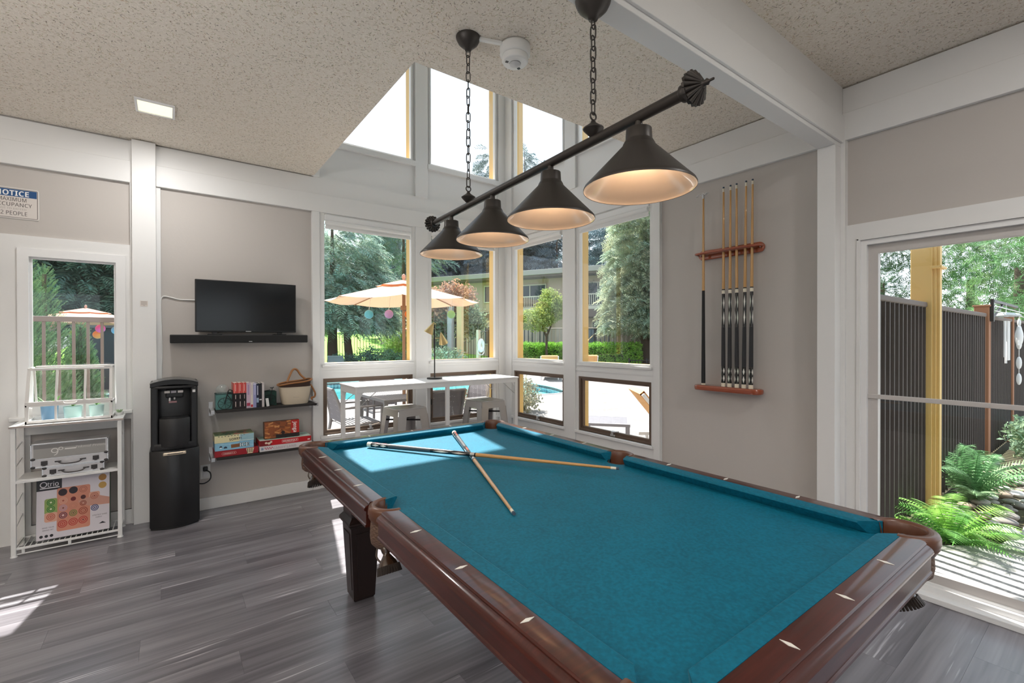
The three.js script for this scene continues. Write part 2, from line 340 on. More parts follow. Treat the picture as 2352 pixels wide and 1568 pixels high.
// ---------- the pool table ----------
const clothTex = dataTex(512, 512, (u, v) => { const n = 0.9 + 0.2 * fbm(u, v, 90, 90, 3, 2) + 0.10 * (fbm(u, v, 4, 4, 8, 3) - 0.5) - 0.1; return [cl(2 * n), cl(112 * n), cl(140 * n)]; });
const clothBump = dataTex(256, 256, (u, v) => { const n = 120 + 90 * (fbm(u, v, 60, 60, 4, 2) - 0.5); return [n, n, n]; }, false);
M.cloth = std('#ffffff', 0.62, 0, { map: rep(clothTex, 0.6), bumpMap: rep(clothBump, 0.12), bumpScale: 0.0006, sheen: 1, sheenRoughness: 0.3, sheenColor: lin(0.35, 0.8, 1.0), specularIntensity: 0.45 });
const mahoganyTex = dataTex(1024, 256, (u, v) => { const g = fbm(u, v + 0.02 * fbm(u, v, 3, 3, 2), 4, 60, 31, 4), b = fbm(u, v, 5, 6, 12, 3), k = 0.62 + 0.5 * g + 0.35 * (b - 0.5); return [cl(68 * k + 6), cl(28 * k), cl(19 * k)]; });
M.wood = std('#ffffff', 0.3, 0, { map: rep(mahoganyTex, 0.9, 0.4), clearcoat: 0.45, clearcoatRoughness: 0.1, specularIntensity: 0.7 });
M.darkWood = std(lin(0.022, 0.012, 0.010), 0.28, 0, { clearcoat: 0.4, clearcoatRoughness: 0.2 });
M.leather = std(lin(0.12, 0.045, 0.022), 0.38, 0, { clearcoat: 0.3, clearcoatRoughness: 0.25 });
const weave = dataTex(256, 256, (u, v) => { const a = Math.sin((u * 16 + v * 16) * Math.PI * 2), b = Math.sin((u * 16 - v * 16) * Math.PI * 2), n = 128 + 100 * Math.max(a, b) * 0.9; return [cl(n), cl(n), cl(n)]; }, false);
M.basket = std(lin(0.13, 0.075, 0.05), 0.6, 0, { bumpMap: rep(weave, 1, 1), bumpScale: 0.002 });
M.tassel = std(lin(0.05, 0.025, 0.014), 0.25, 0, { clearcoat: 0.7, clearcoatRoughness: 0.1 });
M.sight = std(lin(0.8, 0.78, 0.72), 0.3);
// a bar whose ends are cut at an angle: profile points [d (away from the nose), y]; a(d), b(d) give the ends along the length
function skewBar(profile, a, b) {
  const n = profile.length, p = [], u = [];
  const at = (i, e) => { const [d, y] = profile[i % n]; return [d, y, (e ? b : a)(d)]; };
  const tri = (...q) => q.forEach((r) => p.push(...r));
  for (let i = 0; i < n; i++) { const A = at(i, 0), B = at(i + 1, 0), C = at(i + 1, 1), D = at(i, 1); tri(A, C, B, A, D, C); }
  const f = THREE.ShapeUtils.triangulateShape(profile.map((q) => new THREE.Vector2(q[0], q[1])), []);
  for (const [i, j, k] of f) { tri(at(i, 0), at(j, 0), at(k, 0)); tri(at(i, 1), at(k, 1), at(j, 1)); }
  const g = new THREE.BufferGeometry(); g.setAttribute('position', new THREE.Float32BufferAttribute(p, 3)); g.computeVertexNormals();
  return metreUV(crease(g, 0.5));
}
const TW = 1.12, TL = 2.24;
{
  const t = thing('pool_table', 'mahogany pool table with teal cloth and leather pockets', 'table', [-2.5808, 0, 1.8365], -0.0094);
  const ev = new Evaluator(); ev.attributes = ['position', 'normal', 'uv'];
  const POCK = [[-0.038, -0.038], [TW + 0.038, -0.038], [-0.038, TL + 0.038], [TW + 0.038, TL + 0.038], [-0.05, TL / 2], [TW + 0.05, TL / 2]];
  const cut = (x0, x1, y0, y1, z0, z1) => {
    let b = new Brush(new THREE.BoxGeometry(x1 - x0, y1 - y0, z1 - z0).translate((x0 + x1) / 2, (y0 + y1) / 2, (z0 + z1) / 2)); b.updateMatrixWorld();
    for (const [x, z] of POCK) { const c = new Brush(new THREE.CylinderGeometry(0.058, 0.058, 0.4, 32).translate(x, (y0 + y1) / 2, z)); c.updateMatrixWorld(); b = ev.evaluate(b, c, SUBTRACTION); }
    return metreUV(b.geometry);
  };
  part('playing_cloth', cut(-0.05, TW + 0.05, 0.752, 0.765, -0.05, TL + 0.05), M.cloth, t);
  part('slate_bed', cut(-0.055, TW + 0.055, 0.715, 0.752, -0.055, TL + 0.055), M.blackMatte, t);
  part('table_frame', [rb(0.02, TW - 0.02, 0.62, 0.715, 0.05, TL - 0.05, 0.01)], M.darkWood, t);
  // six rails: each [origin of the nose line, direction along, outward, length from, to, kind of each end]
  const nose = [[0, 0.797], [0.002, 0.801], [0.006, 0.8035], [0.054, 0.806], [0.054, 0.766], [0.022, 0.766], [0.006, 0.788]];
  const railP = [[0.055, 0.8055], [0.106, 0.8055], [0.110, 0.8040], [0.113, 0.7995], [0.1125, 0.7965], [0.118, 0.7955], [0.125, 0.7915], [0.130, 0.7855], [0.1315, 0.7795], [0.128, 0.7755], [0.1235, 0.7735], [0.1235, 0.7265], [0.127, 0.7235], [0.127, 0.7165], [0.122, 0.7145], [0.055, 0.7145]];
  const rails = [ // matrix columns: outward (d), up, along
    { o: [0, 0], d: [-1, 0], l: [0, 1], a: [0, 's'], len: [0, TL / 2] }, { o: [0, 0], d: [-1, 0], l: [0, 1], a: ['s', 0], len: [TL / 2, TL] },
    { o: [TW, 0], d: [1, 0], l: [0, 1], a: [0, 's'], len: [0, TL / 2] }, { o: [TW, 0], d: [1, 0], l: [0, 1], a: ['s', 0], len: [TL / 2, TL] },
    { o: [0, 0], d: [0, -1], l: [1, 0], a: [0, 0], len: [0, TW] }, { o: [0, TL], d: [0, 1], l: [1, 0], a: [0, 0], len: [0, TW] },
  ];
  const dia = ext(poly([[-0.019, 0], [0, -0.0055], [0.019, 0], [0, 0.0055]]), 0.0016).rotateX(-Math.PI / 2);
  for (const r of rails) {
    const end = (k, side) => { const w = r.a[k] === 's', s = side; return { c: (d) => r.len[k] + s * (w ? 0.074 - Math.min(d, 0.054) * 0.42 : 0.068 - Math.min(d, 0.054) * 1.0), w: (d) => r.len[k] + s * (w ? 0.056 + (d > 0.1 ? 0.006 : 0) : 0.012 + Math.max(0, d - 0.055) * 0.32) }; };
    const e0 = end(0, 1), e1 = end(1, -1), m = new THREE.Matrix4().makeBasis(V(r.d[0], 0, r.d[1]), V(0, 1, 0), V(r.l[0], 0, r.l[1])).setPosition(r.o[0], 0, r.o[1]);
    const flip = m.determinant() < 0;
    const fix = (g) => { g.applyMatrix4(m); if (flip) { const p = g.attributes.position, n = g.attributes.normal, u = g.attributes.uv; for (let i = 0; i < p.count; i += 3) for (const at of [p, n, u]) { const k = at.itemSize; for (let c = 0; c < k; c++) { const q = at.array[(i + 1) * k + c]; at.array[(i + 1) * k + c] = at.array[(i + 2) * k + c]; at.array[(i + 2) * k + c] = q; } } g.computeVertexNormals(); g = crease(g, 0.5); } return metreUV(g); };
    part('cushion', fix(skewBar(nose, e0.c, e1.c)), M.cloth, t);
    const w = part('rail', fix(skewBar(railP, e0.w, e1.w)), M.wood, t);
    const L = r.len[1] - r.len[0];
    for (let i = 1; i < 4; i++) {
      const s = r.len[0] + (L * i) / 4;
      part('sight', dia.clone().rotateY(r.l[0] ? Math.PI / 2 : 0).translate(r.o[0] + r.d[0] * 0.083 + r.l[0] * s, 0.8052, r.o[1] + r.d[1] * 0.083 + r.l[1] * s), M.sight, w);
    }
  }
  // pockets: leather horseshoe, woven basket, tassel
  const shoe = (r1, r2) => [[r1 - 0.004, 0.735], [r1, 0.78], [r1 + 0.003, 0.802], [r1 + 0.010, 0.8085], [r1 + 0.016, 0.807], [r1 + 0.0175, 0.8088], [r2 - 0.012, 0.8085], [r2 - 0.003, 0.804], [r2, 0.796], [r2 + 0.001, 0.778], [r2 - 0.004, 0.772], [r2 - 0.001, 0.766], [r2 - 0.006, 0.758], [r2 - 0.012, 0.745], [r1 - 0.004, 0.735]];
  const spots = [[-0.038, -0.038, 225, 128], [TW + 0.038, -0.038, 135, 128], [-0.038, TL + 0.038, 315, 128], [TW + 0.038, TL + 0.038, 45, 128], [-0.05, TL / 2, 270, 92], [TW + 0.05, TL / 2, 90, 92]];
  spots.forEach(([x, z, deg, half], i) => {
    const side = i > 3, r1 = side ? 0.052 : 0.056, r2 = side ? 0.083 : 0.093, a0 = ((deg - half) * Math.PI) / 180;
    const g = part('pocket', lathe(shoe(r1, r2), 40, a0, (half * Math.PI) / 90).translate(x, 0, z), M.leather, t);
    const ox = Math.sin((deg * Math.PI) / 180), oz = Math.cos((deg * Math.PI) / 180), bx = x + ox * 0.012, bz = z + oz * 0.012;
    const bk = [[0.06, 0.765], [0.064, 0.74], [0.066, 0.70], [0.062, 0.675], [0.05, 0.662], [0.02, 0.655], [0, 0.654]].map((q) => [q[0] * (side ? 1 : 1.05), q[1]]);
    part('basket', lathe(bk, 28).translate(bx, 0, bz), M.basket, g);
    // bell of the tassel leans along the table
    const tx = side ? bx + ox * 0.028 : bx + (i === 3 ? -0.075 : ox * 0.02), tz = side ? bz + 0.045 : bz + (i === 3 ? -0.01 : 0.05);
    const tilt = new THREE.Matrix4().makeRotationX(-0.5).setPosition(tx, 0.66, tz).multiply(new THREE.Matrix4().makeScale(0.85, 0.85, 0.85));
    part('tassel', [lathe([[0.004, 0.03], [0.014, 0.022], [0.02, 0.01], [0.017, -0.004], [0.013, -0.012], [0.02, -0.022], [0.034, -0.042], [0.041, -0.06]], 20).applyMatrix4(tilt), tube([[-0.02, 0.03, -0.03], [-0.03, -0.01, -0.035], [-0.02, -0.035, -0.02], [0, -0.02, 0]], 0.004).applyMatrix4(tilt), tube([[0.012, 0.035, -0.02], [0.022, 0.0, -0.035], [0.012, -0.03, -0.02], [0, -0.01, 0]], 0.004).applyMatrix4(tilt)], M.tassel, g);
    const fr = []; for (let k = 0; k < 26; k++) { const a = (k / 26) * Math.PI * 2; fr.push(taper(-0.086, [Math.cos(a) * 0.047, Math.sin(a) * 0.047, 0.0032, 0.0032], -0.055, [Math.cos(a) * 0.039, Math.sin(a) * 0.039, 0.005, 0.005]).applyMatrix4(tilt)); }
    part('fringe', fr, std(lin(0.03, 0.02, 0.015), 0.6), g, { kind: 'stuff' });
  });
  // legs: square, tapering, with a moulded cap and raised panels
  for (const x of [0.135, TW - 0.135]) for (const z of [0.2, TL - 0.2]) {
    const l = part('leg', [taper(0.012, [x, z, 0.057, 0.057], 0.41, [x, z, 0.077, 0.077]), taper(0, [x, z, 0.05, 0.05], 0.012, [x, z, 0.057, 0.057]), rb(x - 0.084, x + 0.084, 0.405, 0.416, z - 0.084, z + 0.084, 0.005), rb(x - 0.093, x + 0.093, 0.416, 0.434, z - 0.093, z + 0.093, 0.007), taper(0.434, [x, z, 0.09, 0.09], 0.456, [x, z, 0.072, 0.072]), rb(x - 0.074, x + 0.074, 0.456, 0.64, z - 0.074, z + 0.074, 0.005)], M.darkWood, t);
    for (const [dx, dz] of [[1, 0], [-1, 0], [0, 1], [0, -1]]) {
      const w0 = 0.034, w1 = 0.05, o0 = 0.0585, o1 = 0.0765;
      part('leg_panel', [taper(0.06, [x + dx * o0, z + dz * o0, dx ? 0.003 : w0, dx ? w0 : 0.003], 0.37, [x + dx * o1, z + dz * o1, dx ? 0.003 : w1, dx ? w1 : 0.003])], M.darkWood, l);
    }
  }
}
// ---------- cues ----------
M.maple = std(lin(0.55, 0.30, 0.10), 0.3, 0, { clearcoat: 0.5 });
M.ivory = std(lin(0.78, 0.72, 0.58), 0.35);
M.greyWrap = std(lin(0.03, 0.03, 0.033), 0.75);
M.tip = std(lin(0.06, 0.09, 0.13), 0.9);
M.red = std(lin(0.35, 0.02, 0.02), 0.4);
const inlay = (ground, a, b) => canvasTex(64, 256, (g, w, h) => { g.fillStyle = ground; g.fillRect(0, 0, w, h); for (let i = 0; i < 4; i++) { const x = i * 16 + 8; g.fillStyle = i % 2 ? a : b; for (const [y0, y1] of [[20, 120], [130, 240]]) { g.beginPath(); g.moveTo(x, y0); g.lineTo(x + 5, (y0 + y1) / 2); g.lineTo(x, y1); g.lineTo(x - 5, (y0 + y1) / 2); g.fill(); } } });
M.inlay = std('#ffffff', 0.25, 0, { map: inlay('#0c0c0d', '#f2efe6', '#cfd6c8'), clearcoat: 0.6 });
M.inlayRed = std('#ffffff', 0.25, 0, { map: inlay('#15171c', '#b9443a', '#e8dfd2'), clearcoat: 0.6 });
// a cue standing on its butt at the origin, 1.45 m tall
function cue(t, kind) {
  const r = (y) => 0.0146 - 0.0083 * Math.min(1, y / 1.4);
  const seg = (y0, y1, k = 0) => cyl(r(y0) + k, r(y1) + k, y0, y1, 0, 0, 18);
  if (kind === 'bridge') {
    part('butt_cap', seg(0, 0.015), M.ivory, t); part('handle', seg(0.015, 0.71), M.blackMatte, t); part('shaft', seg(0.71, 1.4), M.maple, t);
    part('bridge_head', [cyl(0.009, 0.008, 1.4, 1.43, 0, 0, 12), tube([[-0.052, 1.428, 0.0], [-0.03, 1.438, 0.004], [-0.012, 1.43, 0], [0, 1.442, 0.004], [0.012, 1.43, 0], [0.03, 1.438, 0.004], [0.045, 1.432, 0]], 0.0035, 40, 6), tube([[-0.03, 1.436, 0], [0, 1.418, -0.004], [0.03, 1.436, 0]], 0.003, 16, 6), new THREE.SphereGeometry(0.007, 10, 8).translate(-0.052, 1.428, 0)], M.chrome, t);
    return;
  }
  const inl = kind === 'red' ? M.inlayRed : M.inlay, wrap = kind === 'red' ? std(lin(0.05, 0.06, 0.07), 0.4, 0, { clearcoat: 0.4 }) : M.greyWrap;
  part('butt_cap', [seg(0, 0.028, 0.0006)], M.ivory, t);
  part('butt_sleeve', seg(0.028, 0.15, 0.0003), inl, t);
  part('wrap', seg(0.15, 0.43, 0.0005), wrap, t);
  part('forearm', seg(0.43, 0.675, 0.0003), inl, t);
  part('joint', [seg(0.675, 0.70, 0.0005)], kind === 'red' ? M.chrome : M.ivory, t);
  part('joint_ring', seg(0.70, 0.708, 0.0006), M.black, t);
  part('shaft', seg(0.708, 1.415), M.maple, t);
  part('ferrule', seg(1.415, 1.44, 0.0002), M.ivory, t);
  part('tip', seg(1.44, 1.452), M.tip, t);
}
function layCue(o, a, b) { o.position.copy(a); o.quaternion.setFromUnitVectors(V(0, 1, 0), b.clone().sub(a).normalize()); }
{
  const c1 = thing('pool_cue', 'pool cue with a brown shaft lying across the other cue on the cloth', 'pool cue'); cue(c1, 'red');
  layCue(c1, V(-2.351, 0.7845, 1.882), V(-1.627, 0.7955, 3.095)); c1.rotateY(1.2);
  const c2 = thing('pool_cue', 'pool cue lying beneath the other, its tip towards the side pocket', 'pool cue'); cue(c2, 'red');
  layCue(c2, V(-1.773, 0.7805, 1.874), V(-2.294, 0.7715, 3.232)); c2.rotateY(0.4);
}
// wall rack with five cues and a bridge
{
  const redWood = std(lin(0.33, 0.07, 0.025), 0.25, 0, { clearcoat: 0.8, clearcoatRoughness: 0.1 });
  const t = thing('cue_holder', 'glossy reddish wooden bar holding the cues upright on the wall', 'cue rack', [0.0165, 0, 0], RB), t2 = thing('cue_tray', 'glossy reddish wooden tray below the cues on the wall', 'cue rack', [0.0165, 0, 0], RB);
  const bar = (y, h, z1) => { const g = ext(roundRect(0.49, h, h * 0.49), z1, 0.008).translate(2.798, y, 0.0); return g; };
  const top = part('holder', [bar(2.035, 0.072, 0.028)], redWood, t);
  part('lip', [rb(2.58, 3.01, 2.03, 2.052, 0.028, 0.07, 0.01), tube([[2.56, 2.041, 0.03], [2.56, 2.041, 0.07], [2.6, 2.041, 0.082], [3.0, 2.041, 0.082], [3.034, 2.041, 0.07], [3.034, 2.041, 0.03]], 0.009, 40, 8)], redWood, top);
  part('tray', [ext(roundRect(0.5, 0.115, 0.055), 0.04, 0.012).rotateX(Math.PI / 2).translate(2.803, 1.055, 0.062)], redWood, t2);
  for (const x of [2.575, 3.02]) part('screw', new THREE.SphereGeometry(0.006, 10, 6).translate(x, 2.035, 0.03), M.chrome, t);
  const say = ['first', 'second', 'third', 'fourth', 'fifth'];
  const b = thing('bridge_cue', 'bridge cue with black handle and forked metal head hanging at the rack\'s left', 'pool cue', [-0.055, 1.052, 2.623]); cue(b, 'bridge'); b.rotation.y = RB; b.rotation.order = 'YXZ';
  const ups = [[2.776, 2.772], [2.822, 2.824], [2.876, 2.868], [2.925, 2.936], [2.974, 2.981]];
  const c = thing('pool_cue', 'black-handled pool cue in the wall rack, first to the right of the bridge', 'pool cue', [-0.05, 1.052, ups[0][0]], 0, 'cues in the wall rack'); cue(c, 'rack');
  const lab = ['', 'black-handled cue in the wall rack, second to the right of the bridge', 'black-handled cue in the middle of the five in the wall rack', 'black-handled cue in the wall rack, second from its right end', 'black-handled cue at the far right of the wall rack'];
  ups.forEach(([z0, z1], i) => { const o = i ? copy(c, lab[i], [-0.05, 1.052, z0]) : c; o.quaternion.setFromUnitVectors(V(0, 1, 0), V(0.01, 1.45, z1 - z0).normalize()); o.rotateY(i * 0.9); });
}
// ---------- the bar lamp over the table ----------
{
  const iron = std(lin(0.05, 0.043, 0.038), 0.42, 0.35), enamel = std(lin(0.72, 0.56, 0.42), 0.18, 0, { clearcoat: 0.8, clearcoatRoughness: 0.05 });
  const k = 0.942, cx = -3.289 + (-2.02433 + 3.289) * k, cz = 4.56 + (2.91126 - 4.56) * k, sp = 0.46139 * k, rim = 1.4 + (1.88296 - 1.4) * k, R = 0.178 * k;
  const t = thing('bar_lamp', 'long black four-shade bar lamp hung on chains above the table', 'lamp', [cx, 0, cz], -0.0595);
  const yb = rim + 0.22, prof = [[0.03, 0.183], [0.038, 0.182], [0.04, 0.15], [0.043, 0.145], [0.047, 0.138], [0.05, 0.13], [R - 0.012, 0.02], [R - 0.003, 0.011], [R, 0.005], [R, 0]];
  part('bar', [new THREE.CylinderGeometry(0.0165, 0.0165, 1.68, 24).rotateX(Math.PI / 2).translate(0, yb, -0.03)], iron, t);
  const z0 = -0.865, z1 = 0.805;
  const finial = (dir) => { const pts = [[0.019, 0], [0.024, 0.004], [0.024, 0.016], [0.017, 0.022], [0.017, 0.03], [0.02, 0.034]]; const list = [lathe(pts, 24)];
    for (let i = 0; i < 16; i++) { const a = (i / 16) * Math.PI * 2; list.push(rod(V(Math.cos(a) * 0.043, 0.038, Math.sin(a) * 0.043), V(Math.cos(a) * 0.01, 0.066, Math.sin(a) * 0.01), 0.0082, 6, 0.0025), rod(V(Math.cos(a) * 0.016, 0.026, Math.sin(a) * 0.016), V(Math.cos(a) * 0.043, 0.038, Math.sin(a) * 0.043), 0.004, 6, 0.0082)); }
    list.push(lathe([[0.018, 0.026], [0.037, 0.038], [0.01, 0.068], [0.007, 0.074], [0.009, 0.079], [0.0035, 0.085], [0.0035, 0.097], [0, 0.1]], 16)); return merge(list).rotateX(dir > 0 ? Math.PI / 2 : -Math.PI / 2); };
  part('finial', finial(1).translate(0, yb, z1), iron, t); part('finial', finial(-1).translate(0, yb, z0), iron, t);
  const bulbM = new THREE.MeshStandardMaterial({ color: 0xffffff, emissive: lin(1, 0.8, 0.55), emissiveIntensity: 0.5, roughness: 0.4 });
  for (let i = 0; i < 4; i++) {
    const z = (i - 1.5) * sp;
    const s = part('lamp_shade', [lathe(prof.map((p) => [p[0], rim + p[1]]).reverse(), 48).translate(0, 0, z), cyl(0.03, 0.03, rim + 0.181, rim + 0.184, 0, z), cyl(0.012, 0.01, rim + 0.18, yb, 0, z, 12)], iron, t);
    part('shade_lining', lathe([[R - 0.001, rim + 0.001], [R - 0.004, rim + 0.009], [R - 0.015, rim + 0.019], [0.047, rim + 0.127], [0.03, rim + 0.16], [0, rim + 0.165]], 48).translate(0, 0, z), enamel, s);
    part('bulb', new THREE.SphereGeometry(0.026, 20, 14).translate(0, rim + 0.115, z), bulbM, s);
    const l = new THREE.PointLight(lin(1, 0.8, 0.6), 0.04); l.position.set(0, rim + 0.115, z); l.castShadow = true; l.shadow.radius = 1.2; t.add(l);
  }
  const link = (h, w, r) => { const p = []; for (let i = 0; i < 20; i++) { const a = (i / 20) * Math.PI * 2, c = Math.cos(a), s = Math.sin(a); p.push([c * w, (s > 0 ? h / 2 - w : -(h / 2 - w)) + s * w, 0]); } return tube(p, r, 24, 6, true); };
  const lk = link(0.05, 0.0095, 0.0026);
  for (const [z, top] of [[-0.455 * sp / 0.4346 + 0.0, CEIL], [0.452, 2.552]]) {
    const hub = part('hanger_hub', lathe([[0, yb + 0.012], [0.012, yb + 0.014], [0.034, yb + 0.037], [0.036, yb + 0.041], [0.03, yb + 0.045], [0.01, yb + 0.06], [0.006, yb + 0.07], [0, yb + 0.072]], 24).translate(0, 0, z), iron, t);
    part('ring', new THREE.TorusGeometry(0.013, 0.003, 8, 20).translate(0, yb + 0.083, z), iron, hub);
    const y0 = yb + 0.095, y1 = top - 0.055, n = Math.round((y1 - y0) / 0.043), list = [];
    for (let i = 0; i <= n; i++) { const tw = (top > 2.6 ? i * 0.35 + (i % 2) * 1.3 : (i % 2) * Math.PI / 2 + 0.25); list.push(lk.clone().rotateY(tw).translate(0, y0 + ((y1 - y0) * (i + 0.5)) / (n + 1), z)); }
    part('chain', list, iron, t);
    part('canopy', lathe([[0, top - 0.07], [0.015, top - 0.068], [0.019, top - 0.056], [0.034, top - 0.046], [0.05, top - 0.03], [0.059, top - 0.012], [0.061, top - 0.003], [0.061, top], [0, top]], 36).translate(0, 0, z), iron, t);
  }
}

// ---------- along the back wall, left side ----------
const font = (g, px, f = 'sans-serif', w = 'bold') => { g.font = `${w} ${px}px ${f}`; g.textAlign = 'center'; g.textBaseline = 'middle'; };
// a printed face: a thin plate with its print on the front
function plate(w, h, tex, d = 0.0012, rough = 0.4) {
  const g = new THREE.BoxGeometry(w, h, d); return [g, std('#ffffff', rough, 0, { map: tex })];
}
const fit = (g, text, x, y, maxW, px, f, w) => { font(g, px, f, w); const m = g.measureText(text).width; g.save(); g.translate(x, y); g.scale(Math.min(1, maxW / m), 1); g.fillText(text, 0, 0); g.restore(); };

{ // occupancy notice
  const W = 0.262, H = 0.212;
  const tex = canvasTex(618, 500, (g, w, h) => {
    g.fillStyle = '#d6cfca'; g.fillRect(0, 0, w, h); g.strokeStyle = '#77726e'; g.lineWidth = 9; g.beginPath(); g.roundRect(16, 16, w - 32, h - 32, 16); g.stroke();
    g.fillStyle = '#0a4a80'; g.fillRect(24, 24, w - 48, 116); g.fillStyle = '#f1efee'; g.textAlign = 'left';
    const put = (s, y, px, W2, f = 'sans-serif', b = '') => { font(g, px, f, b); const k = W2 / g.measureText(s).width; g.save(); g.translate(w / 2, y); g.scale(k, 1); g.fillText(s, 0, 0); g.restore(); }; put('NOTICE', 86, 116, 400, 'sans-serif', 'bold'); g.fillStyle = '#463f3e'; put('MAXIMUM', 190, 84, 340); put('OCCUPANCY', 274, 84, 456);
    g.fillStyle = '#a59c96'; put('NOT TO EXCEED', 342, 40, 330); g.fillStyle = '#463f3e'; put('42 PEOPLE', 414, 88, 350);
  });
  const t = thing('notice_sign', 'white and blue occupancy notice on the greige wall', 'sign', [-4.011 - W / 2, 2.336, -0.0165]);
  part('backing', ext(roundRect(W, H, 0.012), 0.003, 0.0006), M.whitePlastic, t);
  const [g, m] = plate(W - 0.004, H - 0.004, tex, 0.0008); part('print', g.translate(0, 0, 0.0034), m, t);
}
{ // television on its shelf-like sound bar
  const t = thing('television', 'black flat television standing on the sound bar', 'television', [-2.744, 1.4405, 0.07]);
  part('casing', [rb(-0.374, 0.374, 0.022, 0.447, -0.02, 0.006, 0.005), rb(-0.24, 0.24, 0.08, 0.34, -0.05, -0.015, 0.01)], M.black, t);
  part('screen', bb(-0.364, 0.364, 0.036, 0.438, 0.006, 0.0072), std(lin(0.006, 0.008, 0.010), 0.16), t);
  part('badge', bb(-0.02, 0.02, 0.026, 0.031, 0.0058, 0.0066), M.chrome, t);
  for (const x of [-0.24, 0.24]) part('foot', [rb(x - 0.05, x + 0.05, 0, 0.006, -0.045, 0.035, 0.003), rb(x - 0.02, x + 0.02, 0.004, 0.03, -0.012, 0.0, 0.003)], M.black, t);
  const s = thing('sound_bar', 'long black sound bar mounted below the television', 'speaker', [-2.781, 1.373, 0.0]);
  part('body', rb(-0.5, 0.5, 0, 0.0665, -0.018, 0.115, 0.006), M.blackMatte, s);
  part('grille', rb(-0.497, 0.497, 0.004, 0.06, 0.112, 0.1165, 0.003), std(lin(0.02, 0.02, 0.02), 0.9, 0, { bumpMap: rep(weave, 0.02), bumpScale: 0.001 }), s);
  part('badge', bb(0.035, 0.06, 0.008, 0.014, 0.1163, 0.1172), M.chrome, s);
  single('cable', 'white cable running from the television down behind the water dispenser', 'cable', tube([[-3.07, 1.722, -0.006], [-3.15, 1.722, -0.012], [-3.22, 1.722, -0.012], [-3.27, 1.735, -0.012], [-3.32, 1.742, -0.012], [-3.334, 1.72, -0.012], [-3.334, 1.5, -0.012], [-3.331, 1.3, -0.012], [-3.335, 1.15, -0.012], [-3.333, 0.8, -0.012], [-3.33, 0.4, -0.012]], 0.0045, 120, 6), M.whitePlastic);
  const tex = canvasTex(128, 96, (g, w, h) => { g.fillStyle = '#d8cfc8'; g.fillRect(0, 0, w, h); g.fillStyle = '#8b807a'; for (let i = 0; i < 5; i++) g.fillRect(14 + (i === 4 ? 34 : 0), 14 + i * 16, i === 4 ? 34 : 100, 5); });
  const [g, m] = plate(0.046, 0.042, tex); single('label_sticker', 'small printed label stuck on the white wall post', 'label', g, m, [-3.438, 1.676, 0.0557]);
}
